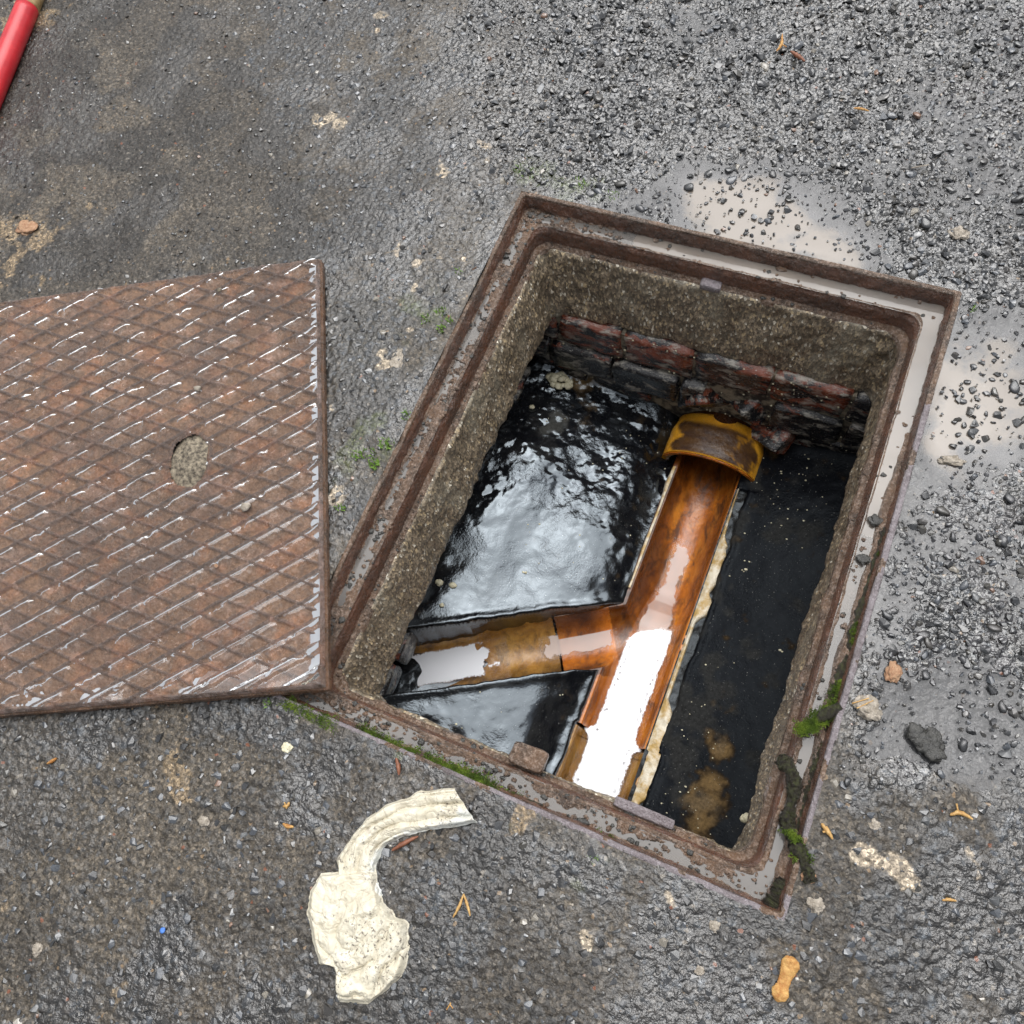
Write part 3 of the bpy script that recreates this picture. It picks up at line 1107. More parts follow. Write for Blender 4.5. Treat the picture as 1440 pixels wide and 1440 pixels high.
# rainwater standing in the seat
px0 = []
ringo = []
for d in np.arange(.0090, .0290, .0025):
    P = ring(HX - d, HY - d, .006 + (d - .008) * .5, 230, 300)
    X, Y = P[:, 0], P[:, 1]
    lvl = -.0200 - .0006 * ss(-.24, -.25, X)
    ringo.append(np.c_[P, np.full(len(P), -.0198) + .0008 * np.maximum(ss(.30, .315, Y) * ss(-.16, -.05, X), ss(.22, .235, X) * ss(-.1, .0, Y))])
A = np.array(ringo)
n, m, _ = A.shape
idx = np.arange(n * m).reshape(n, m)
j = np.roll(idx, -1, 1)
F = np.stack([idx[:-1], idx[1:], j[1:], j[:-1]], -1)
cc = A[:-1].reshape(n - 1, m, 3)
tr = (ss(.30, .315, cc[..., 1]) * ss(-.14, -.05, cc[..., 0]) + ss(.22, .235, cc[..., 0]) * ss(.0, .1, cc[..., 1])) > .3
w1 = obj('seat_water', A.reshape(-1, 3), [F[~tr].reshape(-1, 4)], MAT['greywater'])
tag(w1, kind='structure')
w2 = obj('seat_water', A.reshape(-1, 3), [F[tr].reshape(-1, 4)], MAT['mud'])
tag(w2, kind='structure')

# ------------------------------------------------------------------ the chamber below
CH = thing('inspection_chamber', 'deep concrete and brick drain pit lined with black bitumen under the open frame', 'drain pit', (0, 0, -.40))


def d_conc(X, Y, Z, u, per):
    n = (fbm(per, Z, 26, 4, 33) - .5) * .010 + (fbm(per, Z, 120, 4, 34) - .5) * .005
    left = ss(-.19, -.21, X)
    back = ss(.27, .285, Y)
    dz = -.018 * left * ss(.5, 1, u) + (fbm(per, per * 0, 40, 4, 36) - .5) * .030 * ss(.5, 1, u)
    return n * ss(0, .1, u) + (.026 * back + .014 * left) * np.minimum(u, .55) + .004, dz * (u < 1.01)


V, F = sweep(dense([(-.008, -.0465, .014), (-.002, -.0468, .014), (0, -.050, .014), (0, -.105, .014), (.001, -.158, .014), (-.010, -.166, .014), (-.060, -.168, .03)], .003), d_conc, hx=.2275, hy=.3015, cx=.001, cy=0)
obj('concrete_wall', V, [F], MAT['concrete'], CH)
# brickwork under the concrete ring
brk = [0]


def brick(c, s, rot=0, tar=False, label=None, amp=.0016, rx=None):
    brk[0] += 1
    V, F = rbox((0, 0, 0), s, 0, brk[0] * 3, amp * 2.3, 7, .07)
    R = Matrix.Rotation(rot, 3, 'Z')
    if rx is not None:
        R = R @ Matrix.Rotation(rx[0], 3, 'X') @ Matrix.Rotation(rx[1], 3, 'Y')
    V = V @ np.array(R).T + np.array(c)
    o = obj('brick', V, [F], MAT['brick_tar' if tar else 'brick'], CH)
    if label:
        o['label'] = label
    return o


YB = .272
x = -.262
for k, L in enumerate([.058, .096, .102, .104, .102, .060]):
    brick((x + L / 2, YB + .05, -.190), (L - .005, .10 + .002 * (k % 2), .062), tar=(k in (5,)))
    x += L
x = -.262
for k, L in enumerate([.040, .098, .102, .040]):
    brick((x + L / 2, YB + .046 - .002 * k, -.254), (L - .006, .102, .056), tar=True)
    x += L
x = .105
for k, L in enumerate([.102, .058]):
    brick((x + L / 2, YB + .046, -.254), (L - .006, .102, .056), tar=True)
    x += L
x = -.262
for k, L in enumerate([.098, .102]):
    brick((x + L / 2, YB + .050, -.316), (L - .006, .10, .056), tar=True)
    x += L
brick((.205, YB + .050, -.316), (.11, .10, .056), tar=True)
# broken bricks turned over the pipe
brick((.012, .286, -.268), (.062, .045, .050), .35, label='broken red brick bedded over the pipe socket', rx=(.5, .55))
brick((.074, .292, -.270), (.060, .045, .045), -.45, label='broken red brick bedded beside the pipe socket', rx=(.5, -.5))
brick((.118, .272, -.312), (.060, .035, .028), -.35, rx=(.5, -.35), label='thin broken red brick lying low beside the pipe socket')
for sx in (-1, 1):
    for row, z in enumerate((-.192, -.254, -.316)):
        y = -.34 + (.05 if row % 2 else 0)
        while y < .25:
            L = min(.106, .262 - y)
            brick((sx * .305, y + L / 2, z), (.10, L - .007, .056), tar=True)
            y += .106
for row, z in enumerate((-.192, -.254, -.316)):
    x = -.262 - (.05 if row % 2 else 0)
    while x < .25:
        brick((x + .05, -.365, z), (.099, .10, .056), tar=True)
        x += .106
# mortar behind the bricks (recessed joints)
bk = []
bk.append(box((0, .345, -.275), (.62, .135, .22)))
bk.append(box((-.345, 0, -.26), (.07, .70, .25)))
bk.append(box((.345, 0, -.26), (.07, .70, .25)))
bk.append(box((0, -.40, -.26), (.62, .07, .25)))
V, F = multi(bk)
# the back one sits 6 mm behind the brick faces
obj('mortar_backing', V, F, MAT['mortar_grey'], CH, smooth=False)

# ------------------------------------------------------------------ channel geometry
XM, RM, ZR = .0495, .0440, -.345     # main channel axis x, radius, rim height
BA = np.array([.030, -.0668]); BDIR = np.array([-.857, -.515])
BN = np.array([-BDIR[1], BDIR[0]])


def main_r(Y):
    r = np.full(Y.shape, RM)
    return np.where(Y < -.212, .0475, r)


def d_main(X, Y):
    return np.abs(X - XM)


def branch_uv(X, Y):
    dx, dy = X - BA[0], Y - BA[1]
    return dx * BDIR[0] + dy * BDIR[1], dx * BN[0] + dy * BN[1]


BR_ = .0400
JOINT_T = .110


def bench_z(X, Y):
    dl = np.clip((XM - RM - X), 0, None)
    dr = np.clip((X - XM - RM), 0, None)
    z = ZR + .004 + np.where(X < XM, (lambda k: k - np.log1p(np.exp((k - .066) / .006)) * .006)(dl + (fbm(X, Y, 11, 4, 371) - .5) * .060 * ss(0, .03, dl)) * .36 + dl * .20 - .13 * np.clip(Y - .05, 0, .18), dr * .24)
    z = z + ((fbm(X, Y, 9, 3, 44) - .5) * .010 + (fbm(X, Y, 30, 3, 45) - .5) * .0030) * np.where(X > XM, .6, 1)
    # lumpy trowelled left side
    z = z + .010 * np.exp(-(((X + .20) / .05) ** 2 + ((Y - .12) / .05) ** 2)) - .006 * np.exp(-(((X + .15) / .03) ** 2 + ((Y + .0) / .08) ** 2))
    z = z + .012 * ss(.25, .30, Y) * ss(.05, .12, np.abs(X - XM))
    up = ss(-.02, .10, Y + (fbm(X, Y, 12, 2, 372) - .5) * .12) * (X < XM)
    z = z + (fbm(X, Y, 75, 4, 373) - .5) * .0045 * (.15 + .85 * up)
    # the triangle between branch and main dips
    t, s = branch_uv(X, Y)
    z = z - .010 * ((s < 0) & (X < XM)) * ss(0, .05, -s)
    return z


bx_ = np.arange(-.30, .30, .0018)
by_ = np.arange(-.36, .33, .0018)
BX, BY = np.meshgrid(bx_, by_)
BZ = bench_z(BX, BY)
t_, s_ = branch_uv(BX, BY)
foot_m = np.abs(BX - XM) - main_r(BY)
foot_b = np.where(t_ > 0, np.abs(s_) - BR_, 1)
wob = (fbm(BX, BY, 35, 4, 47) - .5) * .006
foot = np.minimum(foot_m, foot_b) + wob
foot_r = np.where(BX > XM, foot_m - .017 + wob * 1.5, foot)     # mortar band on the right of the pipe
foot_r = np.where((BY > .185) & (BX > XM), foot, foot_r)
ft = np.where(BX > XM, foot_r, foot)
BZ = BZ - .10 * (1 - ss(-.003, .0035, ft)) + .003 * np.exp(-((ft - .006) / .006) ** 2)
# colour and wetness of the bitumen
tcol = np.ones(BX.shape + (4,))
tcol[..., :3] = (.0045, .005, .0065)
wetb = ss(.0, -.02, BX - XM) * .98 + .05 * (BX > XM)


def bl(X, Y, lst, z=-.33):
    r = np.zeros_like(X)
    for px, py, rpx, rpy, w in lst:
        c = pxy(px, py, z)
        k = pscale(px, py, z)
        r = r + w * np.exp(-((X - c[0]) / (rpx * k)) ** 2 - ((Y - c[1]) / (rpy * k)) ** 2)
    return r


tn = fbm(BX, BY, 55, 5, 51)
brown = ss(.30, 1.0, bl(BX, BY, [(992, 1130, 24, 44, 1.1), (1012, 1050, 14, 22, .7), (822, 540, 26, 24, .9), (815, 585, 20, 20, .45), (1120, 590, 30, 25, .4), (1080, 650, 18, 30, .5)]) + (tn - .5) * 1.5)
brown = brown * .75
tcol[..., :3] = tcol[..., :3] * (1 - brown[..., None]) + np.array([.17, .11, .048]) * brown[..., None]
greyd = ss(.52, .68, fbm(BX, BY, 28, 5, 53) + .15 * bl(BX, BY, [(775, 610, 30, 50, 1.2)])) * (.28 + .15 * (BX < -.12))
greyd = greyd * np.where(BX > XM, .75, .2) + .6 * ss(.5, .8, bl(BX, BY, [(780, 612, 22, 30, 1.0), (770, 690, 16, 20, .5), (1145, 900, 14, 16, .8)]) + (tn - .5) * 1.4)
tcol[..., :3] = tcol[..., :3] * (1 - greyd[..., None]) + np.array([.085, .085, .078]) * greyd[..., None]
tcol[..., 3] = np.clip(wetb - brown * .5 - greyd * .2, 0, 1)
V, F, C = grid_mesh(BX, BY, BZ, None, tcol)
obj('benching', V, [F], MAT['tar'], CH, col=C)


# clay channel: one moulded junction, the branch piece and the lower piece
def chan_surface(x0, x1, y0, y1, step, which):
    X, Y = np.meshgrid(np.arange(x0, x1, step), np.arange(y0, y1, step))
    dm = np.abs(X - XM)
    t, s = branch_uv(X, Y)
    if which == 'junction':
        rm, wall = RM, .008
        zin_m = ZR - np.sqrt(np.clip(rm ** 2 - dm ** 2, 0, None)) * 1.0
        zin_m = np.where(dm < rm, zin_m, ZR + .0015 - np.clip((dm - rm - wall) * 8, 0, .06))
        zb = ZR + .002 - np.sqrt(np.clip(BR_ ** 2 - s ** 2, 0, None)) * .95
        zb = np.where(np.abs(s) < BR_, zb, ZR + .0015 - np.clip((np.abs(s) - BR_ - .006) * 8, 0, .06))
        onb = (t > 0)
        inside_m, inside_b = dm < rm, (np.abs(s) < BR_) & onb
        z = np.where(inside_m & inside_b, np.minimum(zin_m, zb), np.where(inside_m, zin_m, np.where(inside_b, zb, np.where(onb, np.maximum(zin_m, zb), zin_m))))
        # soften the crest where branch and channel meet
        keep = (dm < rm + wall + .004) | (onb & (np.abs(s) < BR_ + .010) & (t < JOINT_T))
        keep &= (Y > -.2125) & (t < JOINT_T) & (Y < .27)
    elif which == 'lower':
        rm = .0475
        z = np.where(dm < rm, ZR - .001 - np.sqrt(np.clip(rm ** 2 - dm ** 2, 0, None)), ZR + .002 - np.clip((dm - rm - .008) * 8, 0, .06))
        keep = (dm < rm + .012) & (Y < -.2145)
    else:
        r = BR_ + .0015
        z = np.where(np.abs(s) < r, ZR - .0005 - np.sqrt(np.clip(r ** 2 - s ** 2, 0, None)) * .95, ZR + .0015 - np.clip((np.abs(s) - r - .006) * 8, 0, .06))
        keep = (np.abs(s) < r + .010) & (t > JOINT_T + .002) & (t < .40)
    z = z + (fbm(X, Y, 30, 3, 60) - .5) * .0012
    kc = keep[:-1, :-1] & keep[1:, 1:] & keep[1:, :-1] & keep[:-1, 1:]
    # tint: dark left flank, shade painted in towards the socket
    if which == 'branch':
        q = np.clip(s / BR_, -1.2, 1.2)
        dk = ss(.15, .85, q + (fbm(X, Y, 40, 4, 62) - .5) * .7)
        col = np.stack([1 - .62 * dk, 1 - .60 * dk, 1 - .5 * dk], -1)
    else:
        q = (X - XM) / RM
        dk = ss(.0, .80, -q + (fbm(X, Y * .5, 60, 5, 63) - .5) * 1.3) * ss(-.22, -.02, Y + .0 * X) * .85
        dk2 = ss(.2, .85, q + (fbm(X, Y * .4, 45, 4, 64) - .5) * .5) * .55 * ss(-.05, .1, Y)
        top_ = ss(.13, .21, Y + (fbm(X, Y, 30, 3, 65) - .5) * .05) * .75  # shade below the socket, painted into the clay colour
        jb = ((t > .03) & (np.abs(s) < BR_ + .01)) * ss(.03, .06, t) * (.25 + .6 * ss(-.2, -.9, s / BR_) + .5 * ss(.5, .9, s / BR_))
        dd = np.clip(np.maximum.reduce([dk * (t < .03), dk2, top_, jb]), 0, .9)
        col = np.stack([1 - dd * .85, 1 - dd * .86, 1 - dd * .7], -1)
    return grid_mesh(X, Y, z, kc, col)


JN = thing('clay_junction_channel', 'orange glazed clay channel with side branch running along the pit floor', 'drain channel', (XM, 0, ZR - .05))
V, F, C = chan_surface(-.16, .12, -.23, .28, .0013, 'junction')
obj('channel_trough', V, [F], MAT['clay'], JN, col=C)
LO = thing('lower_clay_channel', 'pale orange socketed channel piece below the collar joint at the near end', 'drain channel', (XM, -.28, ZR - .05))
V, F, C = chan_surface(-.02, .13, -.36, -.20, .0013, 'lower')
obj('channel_trough', V, [F], MAT['clay_tan'], LO, col=np.ones_like(C))
# socket collar ring at the joint
ang = np.linspace(math.pi, 2 * math.pi, 40)
VV, FF = [], []
prof = [(.0470, -.214), (.0560, -.214), (.0565, -.222), (.0480, -.226)]
for (r, y) in prof:
    for a_ in ang:
        VV.append((XM + .003 * 0 + r * math.cos(a_), y, ZR + .003 + r * math.sin(a_)))
nA = len(ang)
for i in range(len(prof) - 1):
    for k in range(nA - 1):
        FF.append([i * nA + k, i * nA + k + 1, (i + 1) * nA + k + 1, (i + 1) * nA + k])
obj('socket', VV, [np.array(FF)], MAT['clay_tan'], LO, col=np.full((len(VV), 3), .6))
BP = thing('branch_clay_channel', 'ochre brown clay channel coming in from the left wall to the side branch', 'drain channel', (-.16, -.18, ZR - .05))
V, F, C = chan_surface(-.36, -.04, -.36, -.08, .0013, 'branch')
obj('channel_trough', V, [F], MAT['clay_tan'], BP, col=C)

# mortar bedding along the right of the main channel
yy = np.linspace(-.30, .185, 220)
ww_ = np.linspace(0, 1, 12)
YY, U = np.meshgrid(yy, ww_, indexing='ij')
wid = .007 + .016 * ss(.36, .60, fbm(yy, yy * 0, 20, 4, 66)) + .006 * np.exp(-((yy + .19) / .02) ** 2) - .004 * ss(.08, .18, yy)
XX = XM + RM + .0035 * (yy < -.212)[:, None] + .004 + U * wid[:, None]
ZZ = ZR + .0045 + .004 * np.sin(U * math.pi) + (fbm(XX, YY, 120, 4, 67) - .5) * .004 - .012 * ss(.8, 1, U)
V, F, _ = grid_mesh(XX, YY, ZZ)
obj('mortar_bedding', V, [F], MAT['mortar'], CH)
XX = XM + RM + .002 + U * .028
ZZ = ZR + .0030 + (fbm(XX, YY, 60, 4, 341) - .5) * .006 - .004 * U
V, F, _ = grid_mesh(XX, YY, ZZ)
tb = np.tile(np.array([.012, .011, .010, .25]), (len(V), 1))
obj('bitumen_edge', V, [F], MAT['tar'], CH, col=tb)
yy = np.linspace(-.01, .19, 120)
YY, U = np.meshgrid(yy, np.linspace(0, 1, 6), indexing='ij')
XX = XM - RM - .003 - U * (.003 + .005 * fbm(yy, yy * 0, 30, 3, 68))[:, None]
ZZ = ZR + .006 + (fbm(XX, YY, 120, 4, 69) - .5) * .003 - .01 * ss(.6, 1, U)
V, F, _ = grid_mesh(XX, YY, ZZ)
obj('mortar_bedding', V, [F], MAT['mortar'], CH)

# pipe socket standing out of the back wall
PS = thing('pipe_socket', 'rounded ochre clay pipe collar at the back wall above the channel head', 'pipe socket', (.048, .24, -.345))


def arch(r_of_y, y0, y1, b, thick, a0=-.12, a1=math.pi + .12, n=56, ny=22, seed=70):
    ys = np.linspace(y0, y1, ny)
    A = np.linspace(a0, a1, n)
    Y2, A2 = np.meshgrid(ys, A, indexing='ij')
    R = r_of_y(ys)[:, None] * (1 + (fbm(Y2 * 6, A2 * .05, 12, 3, seed) - .5) * .03)
    out = np.stack([.048 + R * np.cos(A2), Y2, -.350 + R * b * np.sin(A2)], -1)
    ins = np.stack([.048 + (R - thick) * np.cos(A2), Y2, -.350 + (R - thick) * b * np.sin(A2)], -1)
    V = np.concatenate([out.reshape(-1, 3), ins.reshape(-1, 3)])
    N = ny * n
    i = np.arange(N).reshape(ny, n)
    F = [np.stack([i[:-1, :-1], i[:-1, 1:], i[1:, 1:], i[1:, :-1]], -1).reshape(-1, 4)]
    F.append(F[0][:, ::-1] + N)
    e = []
    for r_ in (0, ny - 1):
        for k in range(n - 1):
            e.append([i[r_, k], i[r_, k + 1], i[r_, k + 1] + N, i[r_, k] + N])
    for k_ in (0, n - 1):
        for r_ in range(ny - 1):
            e.append([i[r_, k_], i[r_ + 1, k_], i[r_ + 1, k_] + N, i[r_, k_] + N])
    return V, F + [np.array(e)], Y2, A2


V, F, Y2, A2 = arch(lambda y: .0715 - .004 * ss(.245, .27, y), .203, .272, .68, .011)
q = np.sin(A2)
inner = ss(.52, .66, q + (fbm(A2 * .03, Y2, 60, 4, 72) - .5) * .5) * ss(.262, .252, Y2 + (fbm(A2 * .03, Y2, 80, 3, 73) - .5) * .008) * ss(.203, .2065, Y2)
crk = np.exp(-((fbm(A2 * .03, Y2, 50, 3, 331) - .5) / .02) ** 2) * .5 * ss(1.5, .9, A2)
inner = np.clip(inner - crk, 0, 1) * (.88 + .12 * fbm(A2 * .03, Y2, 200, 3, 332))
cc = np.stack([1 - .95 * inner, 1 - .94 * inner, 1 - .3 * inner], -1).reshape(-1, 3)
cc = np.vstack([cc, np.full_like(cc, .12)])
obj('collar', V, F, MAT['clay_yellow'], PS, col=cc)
V, F, _, _ = arch(lambda y: np.full_like(y, .0705), .2005, .2045, .67, .004, a0=.3, a1=math.pi - .25, ny=4)
obj('lip', V, F, MAT['clay'], PS, col=np.full((len(V), 3), .8))
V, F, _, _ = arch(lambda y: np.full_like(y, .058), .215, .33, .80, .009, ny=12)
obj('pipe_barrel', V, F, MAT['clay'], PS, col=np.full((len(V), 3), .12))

# water standing in the channel: sky glare painted white where deep, pinkish reflection painted above
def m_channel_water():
    t = NT('glare_water')
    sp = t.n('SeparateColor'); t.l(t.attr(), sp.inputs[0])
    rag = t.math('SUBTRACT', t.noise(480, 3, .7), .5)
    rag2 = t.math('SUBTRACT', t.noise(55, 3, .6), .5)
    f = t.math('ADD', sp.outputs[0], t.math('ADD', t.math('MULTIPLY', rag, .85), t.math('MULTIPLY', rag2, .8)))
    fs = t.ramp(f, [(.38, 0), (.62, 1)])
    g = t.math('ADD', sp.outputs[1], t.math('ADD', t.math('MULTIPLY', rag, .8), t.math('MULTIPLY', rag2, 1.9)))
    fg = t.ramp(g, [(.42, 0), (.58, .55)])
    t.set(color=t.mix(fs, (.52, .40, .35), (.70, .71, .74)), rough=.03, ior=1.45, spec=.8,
          alpha=t.math('MAXIMUM', t.math('MAXIMUM', fs, fg), .06))  # base colour carries the sky reflection, white and pinkish
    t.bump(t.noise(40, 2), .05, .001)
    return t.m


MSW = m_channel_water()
step = .0014
X, Y = np.meshgrid(np.arange(-.34, .12, step), np.arange(-.35, .20, step))
t, s = branch_uv(X, Y)
WL = ZR - .0250
hw = np.where(Y < -.212, .0385, .0345)


def fld(d, k=.010):
    return np.clip(.5 + d / k, 0, 1)


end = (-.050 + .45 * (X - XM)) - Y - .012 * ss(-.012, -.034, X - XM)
glare_mask = fld(np.minimum(.0262 + .003 * (Y < -.212) + .011 * np.exp(-((Y + .213) / .006) ** 2) - np.abs(X - XM) + .002, end * .9))  # outline of the sky glare painted white on the main channel
glare_mask = glare_mask * (np.abs(X - XM) < .05)
zero = np.zeros_like(glare_mask)
V, F, C = grid_mesh(X, Y, np.full(X.shape, WL), ((np.abs(X - XM) < hw + .005) & (Y < -.045 + .45 * (X - XM)))[:-1, :-1], np.stack([glare_mask, zero, zero], -1))
tag(obj('glare_water', V, [F], MSW, col=C), kind='structure')
sb = fld(np.minimum(.0235 - np.abs(s + .006), (t - .225 - .45 * s + (fbm(X, Y, 45, 3, 351) - .5) * .07)))  # sky glare painted white on the branch water
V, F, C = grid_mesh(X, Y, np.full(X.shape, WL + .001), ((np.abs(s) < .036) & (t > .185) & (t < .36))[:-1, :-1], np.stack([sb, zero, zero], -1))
tag(obj('glare_water', V, [F], MSW, col=C), kind='structure')
lw = ZR - .0400 + .0120 * ss(.02, -.05, Y)
half = .0100 + .011 * ss(.03, -.05, Y)
pk_ = fld(np.minimum(half - np.abs(X - XM - .001), .088 - Y))  # faint pinkish reflection strip, painted as colour
V, F, C = grid_mesh(X, Y, lw, ((np.abs(X - XM) < half + .006) & (Y >= -.056 + .45 * (X - XM)) & (Y < .1))[:-1, :-1], np.stack([zero, pk_, zero], -1))
tag(obj('reflection_water', V, [F], MSW, col=C), kind='structure')
pj = fld(np.minimum(.0145 - np.abs(s + .008) + (fbm(X, Y, 60, 3, 352) - .5) * .008, np.minimum(t - .034, JOINT_T + .016 - t + (fbm(X, Y, 90, 3, 353) - .5) * .03)))  # same painted reflection strip at the branch joint
V, F, C = grid_mesh(X, Y, np.full(X.shape, ZR - .0325), ((np.abs(s + .008) < .020) & (t > .026) & (t < JOINT_T + .03))[:-1, :-1], np.stack([zero, pj, zero], -1))
tag(obj('reflection_water', V, [F], MSW, col=C), kind='structure')
# bubbles along the edge of the painted white glare
bb = []
for k in range(70):
    sd = -1 if rng.random() < .5 else 1
    yb = rng.uniform(-.30, -.08)
    rr = rng.uniform(.0008, .0017)
    V, F = lump((XM + sd * (.028 if yb < -.212 else .025) - sd * rng.uniform(0, .004), yb, WL + rr * .3), rr, rr, rr, k, 0, 1)
    bb.append((V, F))
V, F = multi(bb)
tag(obj('bubbles', V, F, MAT['film']), kind='stuff')


# ------------------------------------------------------------------ crumbs of render on the benching
def crumb_pile(label, px, py, z, n, spread, r0, seed, group=None):
    r = np.random.default_rng(seed)
    for _ in range(8):
        c = pw(px, py, z)
        if z > -.25:
            break
        z = float(bench_z(np.array([c[0]]), np.array([c[1]]))[0])
    if n > 10:
        c = c + np.array([.004, -.012, 0])
    lst = []
    for k in range(n):
        a_, d_ = r.uniform(0, 6.28), spread * math.sqrt(r.random())
        rr = r0 * r.uniform(.6, 1.2)
        x_, y_ = c[0] + d_ * math.cos(a_) * 1.3, c[1] + d_ * math.sin(a_) * .8
        zz = max(z, float(bench_z(np.array([x_]), np.array([y_]))[0])) + rr * .4 + (.010 * (1 - d_ / spread) if n > 10 else 0)
        lst.append(lump((x_, y_, zz), rr, rr * .9, rr * .6, seed + k, .35, 2, 2.2))
    V, F = multi(lst)
    o = obj('mortar_crumb', V, F, MAT['crumb'], origin=(c[0], c[1], z))
    tag(o, label, 'mortar crumb', group)


GC = 'cream crumbs on the pit floor'
crumb_pile('large lumpy cream cluster in the back left corner of the pit', 788, 527, -.295, 34, .0135, .0062, 200, GC)
crumb_pile('small cream crumb below the back left cluster beside the left wall', 745, 572, -.305, 4, .004, .0035, 230, GC)
crumb_pile('cream flake against the left wall, left of its pair', 618, 822, -.318, 4, .004, .0045, 240, GC)
crumb_pile('cream flake on wet bitumen, right of its pair by the left wall', 636, 824, -.322, 3, .003, .0042, 250, GC)
crumb_pile('tiny round cream crumb below the pair of flakes', 621, 851, -.322, 1, .001, .0035, 260, GC)
crumb_pile('pale crumb cluster where the back wall meets the right wall', 1203, 622, -.285, 5, .008, .0035, 270, GC)
crumb_pile('cream crumb under the right wall near its front end', 1047, 1149, -.20, 2, .003, .006, 280, GC)
crumb_pile('small pale crumb in the middle of the left benching', 737, 806, -.335, 2, .003, .0022, 290, GC)

FL = []
r = np.random.default_rng(909)
for k in range(520):
    x_, y_ = r.uniform(-.22, .225), r.uniform(-.29, .265)
    if abs(x_ - XM) < .062:
        continue
    t1, s1 = branch_uv(x_, y_)
    if t1 > 0 and abs(s1) < .05:
        continue
    if float(fbm(x_, y_, 16, 3, 361)) < .50 or (x_ < XM and r.random() < .5):
        continue
    rr = r.uniform(.0005, .0013) * (1.6 if r.random() < .06 else 1)
    z_ = float(bench_z(np.array([x_]), np.array([y_]))[0])
    FL.append(lump((x_, y_, z_ + rr * .3), rr * r.uniform(.8, 1.6), rr, rr * .5, k, .3, 1, 2))
for k in range(170):
    x_, z_ = r.uniform(-.21, .225), r.uniform(-.30, -.16)
    rr = r.uniform(.0006, .0020)
    FL.append(lump((x_, YB + .0005, z_), rr, rr * .8, rr, k, .35, 1, 2))
V, F = multi(FL)
tag(obj('pale_flecks', V, F, MAT['crumb'], CH), kind='stuff')
# grit and mud lumps lying in the seat and on the ledge of the surround
GL, GM = [], []
for k in range(1500):
    side = r.choice(4, p=[.36, .26, .30, .08])
    d_ = r.uniform(.009, .038)
    if side == 0:
        x_, y_ = -HX + d_, r.uniform(-.32, .32)
    elif side == 1:
        x_, y_ = r.uniform(-.25, .25), HY - d_
        if x_ > -.12 and d_ < .027 and r.random() < .93:
            continue
    elif side == 2:
        x_, y_ = r.uniform(-.24, .25), -HY + d_
    else:
        x_, y_ = HX - d_, r.uniform(-.33, .2)
    if d_ > .029 and d_ < .033:
        continue
    z_ = -.0195 if d_ < .029 else -.0450
    rr = r.uniform(.0008, .0024) * (1.7 if r.random() < .05 else 1)
    L_ = lump((x_, y_, z_ + rr * .2), rr * r.uniform(.8, 1.7), rr * r.uniform(.8, 1.3), rr * .65, k, .45, 1 if rr < .002 else 2, 2)
    (GL if r.random() < .3 else GM).append(L_)
V, F = multi(GL)
tag(obj('grit', V, F, MAT['dark'], FR), kind='stuff')
V, F = multi(GM)
tag(obj('mud_lumps', V, F, MAT['rust'], FR), kind='stuff')

# ------------------------------------------------------------------ the lifted cover
CZ = .0235
cBR = pw(455, 965, CZ)[:2]
cTR = pw(447, 362, CZ)[:2]
cu = (cTR - cBR) / np.linalg.norm(cTR - cBR)
cv = pw(0, 1002, CZ)[:2] - cBR
cv = cv / np.linalg.norm(cv)
LU, LV = .529, .660
CV = thing('manhole_cover', 'rusty brown diamond-patterned iron cover lying lifted off beside the open pit', 'manhole cover', (*(cBR + cu * LU / 2 + cv * LV / 2), .0))
st = .0014
us = np.arange(0, LU + st * .5, st)
vs = np.arange(0, LV + st * .5, st)
U, Vv = np.meshgrid(us, vs)
wob = (fbm(U, Vv, 60, 3, 110) - .5) * .0014
du, dv = U - .1006 + wob, Vv - .1070 - wob
L1 = math.hypot(12.8, 27.5)
sp_ = 2 * 12.8 * 27.5 / L1 / 1000


def rib(dist, w):
    f = np.abs((dist / sp_ + .5) % 1 - .5) * sp_
    return f


r1 = rib((du * 27.5 - dv * 12.8) / L1, 0)
r2 = rib((du * 27.5 + dv * 12.8) / L1, 0)
wear = fbm(U, Vv, 18, 4, 111)
h2 = (1 - ss(.0005, .0030, r2)) * (.90 + .4 * wear)
h1 = (1 - ss(.0004, .0026, r1)) * (.55 + .70 * wear)
hh = np.maximum(h1, h2)
edge = np.minimum(np.minimum(U, LU - U), np.minimum(Vv, LV - Vv))
ragged = (fbm(U, Vv, 40, 4, 113) - .5) * .006
bord = 1 - ss(.003, .006, edge + ragged * .6)
hh = np.maximum(hh, bord * .75)
plug, _ = seg_dist(U, Vv, (.258, .155), (.278, .153))
pm = 1 - ss(.019, .024, plug + (fbm(U, Vv, 60, 3, 117) - .5) * .006)
pring = np.exp(-((plug - .0245) / .003) ** 2) * .8
hh = np.maximum(hh * (1 - pm), pring * ss(.4, .6, fbm(U, Vv, 30, 2, 119) + .1)) * (1 - pm)
rough = (fbm(U, Vv, 170, 4, 115) - .5) * .0030 + (fbm(U, Vv, 30, 3, 116) - .5) * .0014
dome = (r1 * r2 / (.011 ** 2)) * .0006
z = CZ - .0034 + hh * .0034 + rough + dome
chamf = ss(.0, .0035, edge + ragged * .35)
z = z - (1 - chamf) * .0055
z = np.where(pm > .5, CZ - .004 + (fbm(U, Vv, 120, 4, 118) - .5) * .003, z)
WXc = cBR[0] + cu[0] * U + cv[0] * Vv
WYc = cBR[1] + cu[1] * U + cv[1] * Vv
z = z + .004 * (U / LU) * 0
rc = np.array([.215, .115, .060])
ic = np.array([.085, .055, .046])
mixr = np.clip(hh, 0, 1)[..., None] * .8
colc = rc * (1 - mixr) + ic * mixr
hue = fbm(U, Vv, 11, 3, 121)[..., None]
colc = colc * (.7 + .6 * hue) + np.array([.07, .015, 0]) * ss(.5, .7, fbm(U, Vv, 45, 4, 123))[..., None]
pl = ss(.85, 1, bord)[..., None] * ss(.4, .6, fbm(U, Vv, 50, 4, 125))[..., None]
